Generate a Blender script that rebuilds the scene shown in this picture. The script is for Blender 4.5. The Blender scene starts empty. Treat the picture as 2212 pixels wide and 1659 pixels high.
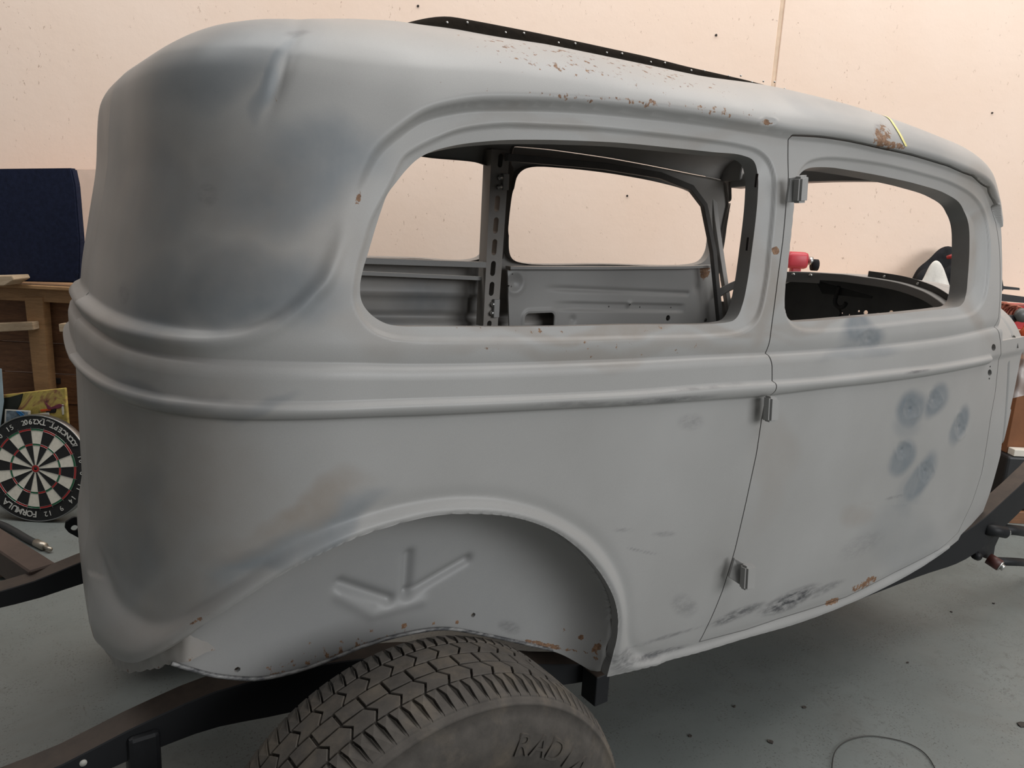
import bpy, bmesh, math, random
import numpy as np
from mathutils import Matrix, Vector

# ---------------------------------------------------------------- camera
SC = bpy.context.scene
IW, IH, FPX = 2212, 1659, 1650.0
PIT, ROLL, YAW = math.radians(12.3), .05, math.radians(35)
_Z = np.array([0, 0, 1.])
D0 = np.array([math.sin(YAW), math.cos(YAW), 0]); R0 = np.array([math.cos(YAW), -math.sin(YAW), 0])
FW = D0 * math.cos(PIT) - _Z * math.sin(PIT); U0 = D0 * math.sin(PIT) + _Z * math.cos(PIT)
RC = R0 * math.cos(ROLL) + U0 * math.sin(ROLL); UC = -R0 * math.sin(ROLL) + U0 * math.cos(ROLL)
def ray(px, py): return FW + (px - IW / 2) / FPX * RC - (py - IH / 2) / FPX * UC
CAM = np.array([0, 0, 1.0]) - 1.70 * ray(1662, 848)
def on_y(px, py, y):
    r = ray(px, py); return CAM + r * ((y - CAM[1]) / r[1])
def on_x(px, py, x):
    r = ray(px, py); return CAM + r * ((x - CAM[0]) / r[0])
def on_z(px, py, z):
    r = ray(px, py); return CAM + r * ((z - CAM[2]) / r[2])
def at_b(px, py, b):
    r = ray(px, py); return CAM + r * (b / (r @ D0))
def proj(P):
    v = np.asarray(P) - CAM; d = v @ FW
    return np.stack([IW / 2 + FPX * (v @ RC) / d, IH / 2 - FPX * (v @ UC) / d, d], -1)
cd = bpy.data.cameras.new('camera'); cam = bpy.data.objects.new('camera', cd)
SC.collection.objects.link(cam)
cd.sensor_width = 36; cd.lens = 36 * FPX / IW; cd.clip_start = .05
cam.matrix_world = Matrix(((RC[0], UC[0], -FW[0], CAM[0]), (RC[1], UC[1], -FW[1], CAM[1]), (RC[2], UC[2], -FW[2], CAM[2]), (0, 0, 0, 1)))
SC.camera = cam

# ---------------------------------------------------------------- light
wd = bpy.data.worlds.new('world'); SC.world = wd; wd.use_nodes = True
bg = wd.node_tree.nodes['Background']; bg.inputs[0].default_value = (.95, .97, 1.0, 1); bg.inputs[1].default_value = .16
def area(name, loc, target, sx, sy, power, col=(1, 1, 1)):
    l = bpy.data.lights.new(name, 'AREA'); l.shape = 'RECTANGLE'; l.size = sx; l.size_y = sy; l.energy = power; l.color = col
    o = bpy.data.objects.new(name, l); SC.collection.objects.link(o); o.location = loc
    o.rotation_euler = (Vector(target) - Vector(loc)).to_track_quat('-Z', 'Y').to_euler(); return o
area('skylight_near_wall', (.3, 1.0, 5.6), (.9, 2.4, 0), 9.0, 1.8, 285, (1, .985, .96))
area('skylight_over_bay', (1.8, -2.2, 5.2), (.8, -.4, .6), 7.0, 1.6, 80, (1, .985, .96))
area('camera_side_fill', (2.1, -6.8, 3.1), (.3, .6, 1.2), 6.0, 2.6, 335, (.97, .985, 1.0))  # unseen soft source added behind the camera to light flank and cabin
SC.view_settings.view_transform = 'Standard'; SC.view_settings.look = 'None'
SC.view_settings.exposure = 0.0; SC.view_settings.gamma = 1.0; SC.view_settings.use_curve_mapping = False

# ---------------------------------------------------------------- materials
MATS = {}
def srgb(h):
    c = [int(h[i:i + 2], 16) / 255 for i in (0, 2, 4)]
    return tuple(x / 12.92 if x <= .04045 else ((x + .055) / 1.055) ** 2.4 for x in c) + (1,)
def nodes(m):
    m.use_nodes = True; nt = m.node_tree; return nt, nt.nodes, nt.links, nt.nodes['Principled BSDF']
def noise(nt, scale, detail=4, rough=.55, vec=None, dist=0):
    n = nt.nodes.new('ShaderNodeTexNoise'); n.inputs['Scale'].default_value = scale; n.inputs['Detail'].default_value = detail
    n.inputs['Roughness'].default_value = rough; n.inputs['Distortion'].default_value = dist
    if vec is not None: nt.links.new(vec, n.inputs['Vector'])
    return n.outputs['Fac']
def ramp(nt, fac, stops):
    r = nt.nodes.new('ShaderNodeValToRGB'); e = r.color_ramp.elements
    while len(e) < len(stops): e.new(.5)
    for el, (p, c) in zip(e, stops): el.position = p; el.color = c if len(c) == 4 else (*c, 1)
    nt.links.new(fac, r.inputs[0]); return r.outputs[0]
def mix(nt, fac, a, b, mode='MIX'):
    n = nt.nodes.new('ShaderNodeMix'); n.data_type = 'RGBA'; n.blend_type = mode
    if isinstance(fac, float): n.inputs[0].default_value = fac
    else: nt.links.new(fac, n.inputs[0])
    for s, i in ((a, 6), (b, 7)):
        if isinstance(s, tuple): n.inputs[i].default_value = s
        else: nt.links.new(s, n.inputs[i])
    return n.outputs[2]
def mth(nt, op, a, b=None, clamp=False):
    n = nt.nodes.new('ShaderNodeMath'); n.operation = op; n.use_clamp = clamp
    for s, i in ((a, 0), (b, 1)):
        if s is None: continue
        if isinstance(s, (int, float)): n.inputs[i].default_value = s
        else: nt.links.new(s, n.inputs[i])
    return n.outputs[0]
def coords(nt, kind='Object', scale=None):
    t = nt.nodes.new('ShaderNodeTexCoord'); o = t.outputs[kind]
    if scale:
        m = nt.nodes.new('ShaderNodeMapping'); m.inputs['Scale'].default_value = scale; nt.links.new(o, m.inputs[0]); o = m.outputs[0]
    return o
def bump(nt, h, strength, dist, b):
    n = nt.nodes.new('ShaderNodeBump'); n.inputs['Strength'].default_value = strength; n.inputs['Distance'].default_value = dist
    nt.links.new(h, n.inputs['Height']); nt.links.new(n.outputs[0], b.inputs['Normal'])
def mat(name, col, rough=.6, metal=0., var=.12, scale=12., bmp=0., spec=.5, dirt=None, stretch=None):
    """plain procedural material: colour broken up by two noises, optional dirt colour and relief"""
    if name in MATS: return MATS[name]
    m = bpy.data.materials.new(name); nt, N, L, b = nodes(m)
    col = srgb(col) if isinstance(col, str) else col
    v = coords(nt, 'Object', stretch)
    f = noise(nt, scale, 5, .6, v)
    lo = tuple(max(0, c * (1 - var)) for c in col[:3]) + (1,); hi = tuple(min(1, c * (1 + var)) for c in col[:3]) + (1,)
    c = ramp(nt, f, [(.3, lo), (.7, hi)])
    if dirt:
        g = noise(nt, scale * .35, 6, .65, v)
        k = ramp(nt, g, [(.5, (0, 0, 0)), (.72, (1, 1, 1))])
        c = mix(nt, k, c, srgb(dirt))
    L.new(c, b.inputs['Base Color']); b.inputs['Roughness'].default_value = rough; b.inputs['Metallic'].default_value = metal
    b.inputs['Specular IOR Level'].default_value = spec
    if bmp: bump(nt, noise(nt, scale * 4, 3, .6, v), .5, bmp, b)
    MATS[name] = m; return m

def mat_primer(plain=False):
    m = bpy.data.materials.new('grey_primer_plain' if plain else 'grey_primer'); nt, N, L, b = nodes(m)
    v = coords(nt)
    at = N.new('ShaderNodeAttribute'); at.attribute_name = 'wear'
    sp = N.new('ShaderNodeSeparateColor'); L.new(at.outputs['Color'], sp.inputs[0])
    base = ramp(nt, noise(nt, 2.2, 4, .5, v), [(.3, (.288, .282, .271)), (.7, (.342, .337, .328))])
    fine = ramp(nt, noise(nt, 900, 2, .5, v), [(.2, (.93, .93, .93)), (.8, (1.06, 1.06, 1.06))])
    c = mix(nt, 1.0, base, fine, 'MULTIPLY')
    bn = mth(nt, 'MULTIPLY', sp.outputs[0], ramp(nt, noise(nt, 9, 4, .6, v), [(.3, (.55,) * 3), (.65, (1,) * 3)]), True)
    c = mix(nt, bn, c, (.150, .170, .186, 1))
    dn = mth(nt, 'MULTIPLY', sp.outputs[1], ramp(nt, noise(nt, 14, 5, .65, v), [(.3, (.45,) * 3), (.7, (1,) * 3)]), True)
    c = mix(nt, dn, c, (.240, .205, .172, 1))
    # black scuffs live in alpha
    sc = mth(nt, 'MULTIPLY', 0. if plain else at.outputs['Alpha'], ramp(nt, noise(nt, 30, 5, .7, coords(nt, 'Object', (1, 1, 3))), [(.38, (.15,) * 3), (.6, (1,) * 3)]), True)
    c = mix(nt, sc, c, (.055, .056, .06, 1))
    # rust: blue channel is the local density of specks
    n1 = noise(nt, 70, 4, .62, v); n2 = noise(nt, 9, 3, .6, v)
    th = mth(nt, 'MULTIPLY', sp.outputs[2], .34)
    s = mth(nt, 'ADD', mth(nt, 'ADD', mth(nt, 'MULTIPLY', n1, .8), mth(nt, 'MULTIPLY', n2, .25)), th)
    k = ramp(nt, s, [(.78, (0, 0, 0)), (.815, (1, 1, 1))])
    rc = ramp(nt, noise(nt, 160, 3, .6, v), [(.3, (.10, .050, .030)), (.6, (.24, .135, .075)), (.8, (.36, .26, .18))])
    c = mix(nt, k, c, rc)
    L.new(c, b.inputs['Base Color'])
    L.new(mth(nt, 'ADD', ramp(nt, noise(nt, 5, 3, .5, v), [(.3, (.40,) * 3), (.7, (.50,) * 3)]), mth(nt, 'MULTIPLY', k, .3)), b.inputs['Roughness'])
    b.inputs['Specular IOR Level'].default_value = .45
    bump(nt, noise(nt, 420, 2, .5, v), .06, .0006, b)
    MATS['primer'] = m; return m
def mat_wall():
    m = bpy.data.materials.new('painted_concrete_wall'); nt, N, L, b = nodes(m); v = coords(nt)
    c = ramp(nt, noise(nt, .9, 5, .6, v), [(.3, srgb('ECD3C0')), (.7, srgb('F2DDCD'))])
    p = ramp(nt, noise(nt, 55, 3, .7, coords(nt, 'Object', (1, 1, .45))), [(.655, (0, 0, 0)), (.70, (1, 1, 1))])
    pm = ramp(nt, noise(nt, 1.6, 3, .6, v), [(.42, (.1,) * 3), (.60, (1,) * 3)])
    k = mth(nt, 'MULTIPLY', p, pm)
    c = mix(nt, mth(nt, 'MULTIPLY', k, .75), c, srgb('A98E7C'))
    L.new(c, b.inputs['Base Color']); b.inputs['Roughness'].default_value = .75; b.inputs['Specular IOR Level'].default_value = .3
    h = mth(nt, 'SUBTRACT', noise(nt, 20, 5, .6, v), mth(nt, 'MULTIPLY', k, 1.5))
    bump(nt, h, .25, .004, b); return m
def mat_floor():
    m = bpy.data.materials.new('painted_concrete_floor'); nt, N, L, b = nodes(m); v = coords(nt)
    c = ramp(nt, noise(nt, 1.3, 6, .6, v), [(.3, (.128, .143, .136)), (.7, (.178, .194, .186))])
    s = ramp(nt, noise(nt, 3.1, 5, .7, v, .5), [(.52, (0, 0, 0)), (.75, (1, 1, 1))])
    c = mix(nt, mth(nt, 'MULTIPLY', s, .30), c, (.115, .105, .092, 1))
    fl = ramp(nt, noise(nt, 62, 3, .75, v), [(.655, (0, 0, 0)), (.70, (1, 1, 1))])
    fm = ramp(nt, noise(nt, 5, 2, .6, v), [(.45, (0, 0, 0)), (.6, (1, 1, 1))])
    c = mix(nt, mth(nt, 'MULTIPLY', mth(nt, 'MULTIPLY', fl, fm), .8), c, (.05, .045, .04, 1))
    f2 = mth(nt, 'MULTIPLY', ramp(nt, noise(nt, 150, 2, .6, v), [(.595, (0,) * 3), (.64, (1,) * 3)]), ramp(nt, noise(nt, 9, 3, .6, v), [(.42, (0,) * 3), (.58, (1,) * 3)]))
    c = mix(nt, mth(nt, 'MULTIPLY', f2, .7), c, (.055, .05, .045, 1))
    f3 = mth(nt, 'MULTIPLY', ramp(nt, noise(nt, 24, 5, .75, v, .8), [(.555, (0,) * 3), (.62, (1,) * 3)]), ramp(nt, noise(nt, 2.6, 3, .6, v), [(.42, (0,) * 3), (.62, (1,) * 3)]))
    c = mix(nt, mth(nt, 'MULTIPLY', f3, .28), c, (.06, .056, .05, 1))
    # long faint drag scratches
    w = noise(nt, 26, 4, .7, coords(nt, 'Object', (.12, 1.6, 1)))
    c = mix(nt, mth(nt, 'MULTIPLY', ramp(nt, w, [(.66, (0, 0, 0)), (.72, (1, 1, 1))]), .22), c, (.07, .064, .058, 1))
    L.new(c, b.inputs['Base Color'])
    L.new(ramp(nt, noise(nt, 6, 4, .6, v), [(.3, (.42,) * 3), (.7, (.62,) * 3)]), b.inputs['Roughness'])
    bump(nt, noise(nt, 90, 4, .6, v), .15, .002, b); return m
def mat_wood(name, dark, light, scale=7):
    m = bpy.data.materials.new(name); nt, N, L, b = nodes(m)
    v = coords(nt, 'Object', (1, 1, 9))
    g = noise(nt, scale, 5, .6, v, 1.6); c = ramp(nt, g, [(.3, srgb(dark)), (.7, srgb(light))])
    g2 = noise(nt, scale * 9, 3, .6, v); c = mix(nt, .35, c, ramp(nt, g2, [(.35, srgb(dark)), (.65, srgb(light))]))
    L.new(c, b.inputs['Base Color']); b.inputs['Roughness'].default_value = .6; bump(nt, g2, .2, .001, b)
    MATS[name] = m; return m

# ---------------------------------------------------------------- object helpers
COL = SC.collection
def link(name, me, material=None, parent=None):
    o = bpy.data.objects.new(name, me); COL.objects.link(o)
    if material is not None and me is not None and not me.materials: me.materials.append(material)
    if parent is not None: o.parent = parent
    return o
def tag(o, label=None, cat=None, group=None, kind=None):
    if label: o['label'] = label
    if cat: o['category'] = cat
    if group: o['group'] = group
    if kind: o['kind'] = kind
    return o
def empty(name, loc=(0, 0, 0), rz=0.):
    o = bpy.data.objects.new(name, None); COL.objects.link(o); o.location = loc; o.rotation_euler = (0, 0, rz)
    o.empty_display_size = .1; return o
def pmesh(name, verts, faces, material=None, parent=None, smooth=False):
    me = bpy.data.meshes.new(name); me.from_pydata([tuple(map(float, v)) for v in verts], [], [tuple(f) for f in faces]); me.update()
    bm = bmesh.new(); bm.from_mesh(me); bmesh.ops.recalc_face_normals(bm, faces=bm.faces); bm.to_mesh(me); bm.free()
    if smooth: me.polygons.foreach_set('use_smooth', [True] * len(me.polygons))
    return link(name, me, material, parent)
def bm_obj(name, bm, material, parent=None, smooth=False):
    me = bpy.data.meshes.new(name); bmesh.ops.recalc_face_normals(bm, faces=bm.faces); bm.to_mesh(me); bm.free()
    if smooth: me.polygons.foreach_set('use_smooth', [True] * len(me.polygons))
    return link(name, me, material, parent)
WROT = Matrix(((R0[0], D0[0], 0), (R0[1], D0[1], 0), (0, 0, 1)))     # the wall's own axes: right, depth, up
def basis(ex, ey, ez, o):
    return Matrix(((ex[0], ey[0], ez[0], o[0]), (ex[1], ey[1], ez[1], o[1]), (ex[2], ey[2], ez[2], o[2]), (0, 0, 0, 1)))
def add_box(bm, c, s, M=None, bev=0.):
    r = bmesh.ops.create_cube(bm, size=1); vs = r['verts']
    for v in vs: v.co = Vector((v.co.x * s[0], v.co.y * s[1], v.co.z * s[2]))
    if bev:
        es = list({e for v in vs for e in v.link_edges})
        vs = list({v for f in bmesh.ops.bevel(bm, geom=es, offset=bev, segments=2, affect='EDGES', profile=.5)['faces'] for v in f.verts} | {v for v in vs if v.is_valid})
    for v in vs:
        p = Vector(v.co)
        if M is not None: p = M @ p
        v.co = p + Vector(c)
def box(name, c, s, material, parent=None, M=None, bev=.002):
    bm = bmesh.new(); add_box(bm, c, s, M, bev); return bm_obj(name, bm, material, parent)
def wbox(name, a0, a1, b0, b1, z0, z1, material, parent=None, bev=.003):
    """box in the wall's axes (a to the right, b away from the camera)"""
    a, b = (a0 + a1) / 2, (b0 + b1) / 2
    p = np.array([CAM[0], CAM[1], 0]) + R0 * a + D0 * b; p[2] = (z0 + z1) / 2
    return box(name, p, (abs(a1 - a0), abs(b1 - b0), abs(z1 - z0)), material, parent, WROT, bev)
def ab(P): q = np.asarray(P) - CAM; return q @ R0, q @ D0
def prism(name, pts, depth_vec, material, parent=None, bev=0.):
    """closed outline (3-D points in a plane) given a thickness"""
    n = len(pts); d = np.asarray(depth_vec); V = [np.asarray(p) for p in pts] + [np.asarray(p) + d for p in pts]
    F = [list(range(n)), list(range(2 * n - 1, n - 1, -1))] + [[i, (i + 1) % n, n + (i + 1) % n, n + i] for i in range(n)]
    o = pmesh(name, V, F, material, parent)
    if bev:
        bm = bmesh.new(); bm.from_mesh(o.data); bmesh.ops.bevel(bm, geom=bm.edges[:], offset=bev, segments=2, affect='EDGES'); bm.to_mesh(o.data); bm.free()
    return o
def plank(name, pxs, b, t, material, parent=None, bev=.002):
    """outline seen at distance b, t thick, standing in the wall's axes"""
    return prism(name, [at_b(x, y, b) for x, y in pxs], D0 * t, material, parent, bev)
def tube(name, pts, r, material, parent=None, seg=10, caps=True, radii=None):
    P = np.asarray(pts, float); n = len(P); V = []; F = []
    T = np.gradient(P, axis=0); T /= np.linalg.norm(T, axis=1, keepdims=True) + 1e-12
    ref = np.array([0, 0, 1.]) if abs(T[0][2]) < .9 else np.array([1., 0, 0])
    for i in range(n):
        a = np.cross(T[i], ref); a /= np.linalg.norm(a) + 1e-12; b = np.cross(a, T[i]); ref = b
        rr = radii[i] if radii is not None else r
        for k in range(seg):
            t = 2 * math.pi * k / seg; V.append(P[i] + rr * (a * math.cos(t) + b * math.sin(t)))
    for i in range(n - 1):
        for k in range(seg): F.append([i * seg + k, i * seg + (k + 1) % seg, (i + 1) * seg + (k + 1) % seg, (i + 1) * seg + k])
    if caps: F += [list(range(seg))[::-1], [(n - 1) * seg + k for k in range(seg)]]
    return pmesh(name, V, F, material, parent, True)
def lathe(name, prof, M, material, parent=None, seg=32, smooth=True):
    """prof: (radius, height) pairs turned about local z, placed by M"""
    V = []; F = []; n = len(prof)
    for k in range(seg):
        t = 2 * math.pi * k / seg
        for r, h in prof: V.append(M @ Vector((r * math.cos(t), r * math.sin(t), h)))
    for k in range(seg):
        for i in range(n - 1):
            a = k * n + i; b2 = ((k + 1) % seg) * n + i; F.append([a, b2, b2 + 1, a + 1])
    o = pmesh(name, V, F, material, parent, smooth)
    bm = bmesh.new(); bm.from_mesh(o.data); bmesh.ops.remove_doubles(bm, verts=bm.verts, dist=1e-6); bm.to_mesh(o.data); bm.free()
    return o
def text_mesh(s, size, extrude=0., offset=0.):
    c = bpy.data.curves.new('lettering', 'FONT'); c.body = s; c.size = size; c.extrude = extrude; c.offset = offset; c.align_x = 'CENTER'; c.resolution_u = 3
    o = bpy.data.objects.new('lettering', c); COL.objects.link(o)
    me = bpy.data.meshes.new_from_object(o.evaluated_get(bpy.context.evaluated_depsgraph_get()))
    bpy.data.objects.remove(o); bpy.data.curves.remove(c); return me
def arc_text(name, s, rad, ang, size, M, material, parent, flip=False, extrude=.0006, spacing=1.0, bold=0.):
    """letters set round a circle (angle clockwise from up); flip reads from outside"""
    bm = bmesh.new(); w = size * .62 * spacing; n = len(s)
    for i, ch in enumerate(s):
        if ch == ' ': continue
        da = (i - (n - 1) / 2) * w / rad * (-1 if flip else 1); t = ang + da
        me = text_mesh(ch, size, extrude, bold); k = len(bm.verts); bm.from_mesh(me); bpy.data.meshes.remove(me); bm.verts.ensure_lookup_table()
        R = Matrix.Rotation(-t + (math.pi if flip else 0), 4, 'Z'); pos = Vector((rad * math.sin(t), rad * math.cos(t), 0))
        for v in bm.verts[k:]: v.co = M @ (R @ Vector((v.co.x, v.co.y - size * .35, v.co.z)) + pos)
    return bm_obj(name, bm, material, parent)

# ---------------------------------------------------------------- curves and distances
def pchip(xs, ys, x):
    xs = np.asarray(xs, float); ys = np.asarray(ys, float); x = np.clip(np.asarray(x, float), xs[0], xs[-1])
    h = np.diff(xs); d = np.diff(ys) / h; m = np.zeros_like(ys); w1 = 2 * h[1:] + h[:-1]; w2 = h[1:] + 2 * h[:-1]; ok = d[:-1] * d[1:] > 0
    with np.errstate(all='ignore'): mm = (w1 + w2) / (w1 / d[:-1] + w2 / d[1:])
    m[1:-1] = np.where(ok, mm, 0); m[0] = d[0]; m[-1] = d[-1]
    i = np.clip(np.searchsorted(xs, x, side='right') - 1, 0, len(xs) - 2); t = (x - xs[i]) / h[i]; t2 = t * t; t3 = t2 * t
    return ys[i] * (2 * t3 - 3 * t2 + 1) + h[i] * m[i] * (t3 - 2 * t2 + t) + ys[i + 1] * (-2 * t3 + 3 * t2) + h[i] * m[i + 1] * (t3 - t2)
def spline(pts, closed=False, k=6):
    p = np.asarray(pts, float)
    p = np.vstack([p[-1], p, p[0], p[1]]) if closed else np.vstack([2 * p[0] - p[1], p, 2 * p[-1] - p[-2]])
    out = []
    for i in range(1, len(p) - 2):
        p0, p1, p2, p3 = p[i - 1:i + 3]; nn = np.linalg.norm
        a = nn(p1 - p0) ** .5 + 1e-9; b = nn(p2 - p1) ** .5 + 1e-9; c = nn(p3 - p2) ** .5 + 1e-9
        m1 = (p2 - p1) + b * ((p1 - p0) / a - (p2 - p0) / (a + b)); m2 = (p2 - p1) + b * ((p3 - p2) / c - (p3 - p1) / (b + c))
        t = np.linspace(0, 1, k, endpoint=False)[:, None]
        out.append((2 * t ** 3 - 3 * t ** 2 + 1) * p1 + (t ** 3 - 2 * t ** 2 + t) * m1 + (-2 * t ** 3 + 3 * t ** 2) * p2 + (t ** 3 - t ** 2) * m2)
    q = np.vstack(out)
    return q if closed else np.vstack([q, p[-2]])
def sstep(a, b, x): t = np.clip((x - a) / (b - a), 0, 1); return t * t * (3 - 2 * t)
def pl_dist(pts, U, V, closed=False):
    """distance, signed side (positive to the left of travel) and position along a polyline"""
    p = np.asarray(pts, float)
    if closed: p = np.vstack([p, p[0]])
    best = np.full(U.shape, 1e9); side = np.ones(U.shape); along = np.zeros(U.shape); s0 = 0.
    for a, b in zip(p[:-1], p[1:]):
        d = b - a; l2 = d @ d + 1e-18; t = np.clip(((U - a[0]) * d[0] + (V - a[1]) * d[1]) / l2, 0, 1)
        ex = U - a[0] - t * d[0]; ey = V - a[1] - t * d[1]; q = ex * ex + ey * ey; m = q < best - 1e-14
        best = np.where(m, q, best); side = np.where(m, np.sign(d[0] * (V - a[1]) - d[1] * (U - a[0])), side)
        along = np.where(m, s0 + t * math.sqrt(l2), along); s0 += math.sqrt(l2)
    return np.sqrt(best), side, along, s0
def poly_sd(pts, U, V):
    """signed distance to a closed outline, positive outside"""
    p = np.asarray(pts, float); d, _, _, _ = pl_dist(p, U, V, True); ins = np.zeros(U.shape, bool); n = len(p)
    for i in range(n):
        a, b = p[i], p[(i + 1) % n]
        c = (a[1] > V) != (b[1] > V)
        with np.errstate(all='ignore'): x = (b[0] - a[0]) * (V - a[1]) / (b[1] - a[1]) + a[0]
        ins ^= c & (U < x)
    return np.where(ins, -d, d)
def sheet(name, P, N, phi, material, parent=None, flange=None, wear=None, smooth=True, flip=False):
    """grid of points kept where phi > 0, trimmed exactly along phi = 0; the cut edge is turned in by `flange` (per point)"""
    n, m = phi.shape; phi = np.where(np.abs(phi) < 1e-7, 1e-7, phi); ins = phi > 0
    idx = -np.ones((n, m), int); keep = ins.copy(); idx[keep] = np.arange(keep.sum())
    verts = [P[keep]]; nv = int(keep.sum()); fl = flange if flange is not None else None
    Wv = [wear[keep]] if wear is not None else None
    c = ins[:-1, :-1].astype(int) + ins[1:, :-1] + ins[1:, 1:] + ins[:-1, 1:]
    full = c == 4; ii, jj = np.nonzero(full)
    quads = np.stack([idx[ii, jj], idx[ii + 1, jj], idx[ii + 1, jj + 1], idx[ii, jj + 1]], -1)
    polys = []; cut = {}; cv = []; cn = []; cf = []; cw = []; segs = []
    def cross(a, b):
        key = (a, b) if a < b else (b, a)
        if key in cut: return cut[key]
        (i, j), (k, l) = key; f0, f1 = phi[i, j], phi[k, l]; t = f0 / (f0 - f1)
        cv.append(P[i, j] * (1 - t) + P[k, l] * t); cn.append(N[i, j] * (1 - t) + N[k, l] * t)
        if fl is not None: cf.append(fl[i, j] * (1 - t) + fl[k, l] * t)
        if wear is not None: cw.append(wear[i, j] * (1 - t) + wear[k, l] * t)
        cut[key] = nv + len(cv) - 1; return cut[key]
    bi, bj = np.nonzero((c > 0) & (c < 4))
    for i, j in zip(bi.tolist(), bj.tolist()):
        cs = [(i, j), (i + 1, j), (i + 1, j + 1), (i, j + 1)]; poly = []; cr = []
        for q in range(4):
            a, b = cs[q], cs[(q + 1) % 4]
            if ins[a]: poly.append(int(idx[a]))
            if ins[a] != ins[b]: k = cross(a, b); poly.append(k); cr.append((k, bool(ins[a])))
        if len(poly) >= 3: polys.append(poly)
        if len(cr) == 2: segs.append((cr[0][0], cr[1][0]) if cr[0][1] else (cr[1][0], cr[0][0]))
    if cv:
        verts.append(np.array(cv))
        if wear is not None: Wv.append(np.array(cw))
    if fl is not None and cv:
        cv_, cn_, cf_ = np.array(cv), np.array(cn), np.array(cf)[:, None]; k = len(cv)
        cn_ /= np.linalg.norm(cn_, axis=1, keepdims=True) + 1e-12
        verts.append(cv_ - cn_ * cf_); base = nv + k - nv
        if wear is not None: Wv.append(np.array(cw))
        for a, b in segs: polys.append([b, a, a + k, b + k])
    V = np.concatenate(verts)
    me = bpy.data.meshes.new(name)
    nq = len(quads); lt = [len(p) for p in polys]; loops = np.concatenate([quads.ravel(), np.array([x for p in polys for x in p], int)]) if polys else quads.ravel()
    if flip:
        quads = quads[:, ::-1]; polys = [p[::-1] for p in polys]
        loops = np.concatenate([quads.ravel(), np.array([x for p in polys for x in p], int)]) if polys else quads.ravel()
    tot = np.concatenate([np.full(nq, 4), np.array(lt, int)]) if polys else np.full(nq, 4)
    st = np.concatenate([[0], np.cumsum(tot)[:-1]])
    me.vertices.add(len(V)); me.vertices.foreach_set('co', V.astype(np.float32).ravel())
    me.loops.add(len(loops)); me.loops.foreach_set('vertex_index', loops.astype(np.int32))
    me.polygons.add(len(tot)); me.polygons.foreach_set('loop_start', st.astype(np.int32)); me.polygons.foreach_set('loop_total', tot.astype(np.int32))
    me.update(calc_edges=True); me.validate()
    if smooth:
        me.polygons.foreach_set('use_smooth', np.ones(len(me.polygons), bool))
        if fl is not None and cv:      # the turned-in edge stays crisp
            ev = np.empty(len(me.edges) * 2, np.int32); me.edges.foreach_get('vertices', ev); ev = ev.reshape(-1, 2)
            sh = ((ev >= nv) & (ev < nv + len(cv))).all(1); a = me.attributes.new('sharp_edge', 'BOOLEAN', 'EDGE'); a.data.foreach_set('value', sh)
    if wear is not None:
        a = me.attributes.new('wear', 'FLOAT_COLOR', 'POINT'); a.data.foreach_set('color', np.concatenate(Wv).astype(np.float32).ravel())
    return link(name, me, material, parent)

# ================================================================ the room
floor = pmesh('floor', [(-14, -9, 0), (14, -9, 0), (14, 16, 0), (-14, 16, 0)], [[0, 1, 2, 3]], mat_floor()); tag(floor, 'grey painted concrete workshop floor, scuffed and stained', None, None, 'structure')
WALLB = 4.25; MW = mat_wall()
aj = ab(at_b(1681, 92, WALLB))[0]; jw = .011
w1 = wbox('wall_back', -11, aj - jw, WALLB, WALLB + .2, 0, 6.0, MW, None, .004)
tag(w1, 'peach painted concrete wall panel behind the car, left of the joint', None, None, 'structure')
w2 = wbox('wall_back', aj + jw, 11, WALLB, WALLB + .2, 0, 6.0, MW, None, .004)
tag(w2, 'peach painted concrete wall panel behind the car, right of the joint', None, None, 'structure')
tr = wbox('trim_1', aj - jw - .002, aj + jw + .002, WALLB + .006, WALLB + .1, 0, 6.0, mat('joint_sealant', 'D9BFA6', .7, bmp=.001), None, 0)
tag(tr, 'tan sealant strip in the vertical wall joint', None, None, 'structure')
for (x, y, r) in ((903, 13, .008), (1547, 76, .008), (1355, 423, .007), (2143, 244, .006)):
    P = at_b(x, y, WALLB); bm = bmesh.new(); bmesh.ops.create_cone(bm, cap_ends=True, segments=12, radius1=r, radius2=r * .6, depth=.012)
    M = basis(R0, _Z, -D0, P)
    for v in bm.verts: v.co = M @ v.co
    h = bm_obj('anchor_hole', bm, mat('dark_hole', '2A2320', .9), w1 if x < 1681 else w2)

# ================================================================ the body's basic surface
PLAN = [(1.7, .10), (1.40, .068), (1.15, .043), (.9, .022), (.65, .009), (.4, .002), (.2, 0), (0, 0), (-.3, 0), (-.6, 0), (-.8, 0), (-.93, .002), (-1.03, .008), (-1.112, .03), (-1.173, .066), (-1.215, .112), (-1.24, .158), (-1.264, .228), (-1.278, .322), (-1.286, .45), (-1.29, .58)]
HW = .58
_q = spline(PLAN, k=8); _s = np.concatenate([[0], np.cumsum(np.linalg.norm(np.diff(_q, axis=0), axis=1))]); ULEN = _s[-1]
INS = np.array([(.20, .05), (.36, .034), (.41, .028), (.5, .016), (.65, .006), (.8, .001), (.9, 0), (1.0, 0), (1.1, .004), (1.16, .009), (1.3, .024), (1.45, .042), (1.5, .05), (1.55, .058), (1.58, .066), (1.605, .08), (1.625, .1), (1.645, .13), (1.662, .17), (1.68, .23), (1.70, .34), (1.712, .47), (1.715, .58)])
INR = np.array([(.20, -.006), (.36, -.010), (.41, -.012), (.5, -.012), (.64, -.013), (.75, .003), (.9, .005), (1.0, .007), (1.1, .007), (1.19, .014), (1.3, .034), (1.4, .054), (1.5, .071), (1.55, .084), (1.58, .102), (1.605, .13), (1.625, .16), (1.645, .20), (1.662, .245), (1.68, .32), (1.70, .43), (1.712, .55), (1.715, .66)])
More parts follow.
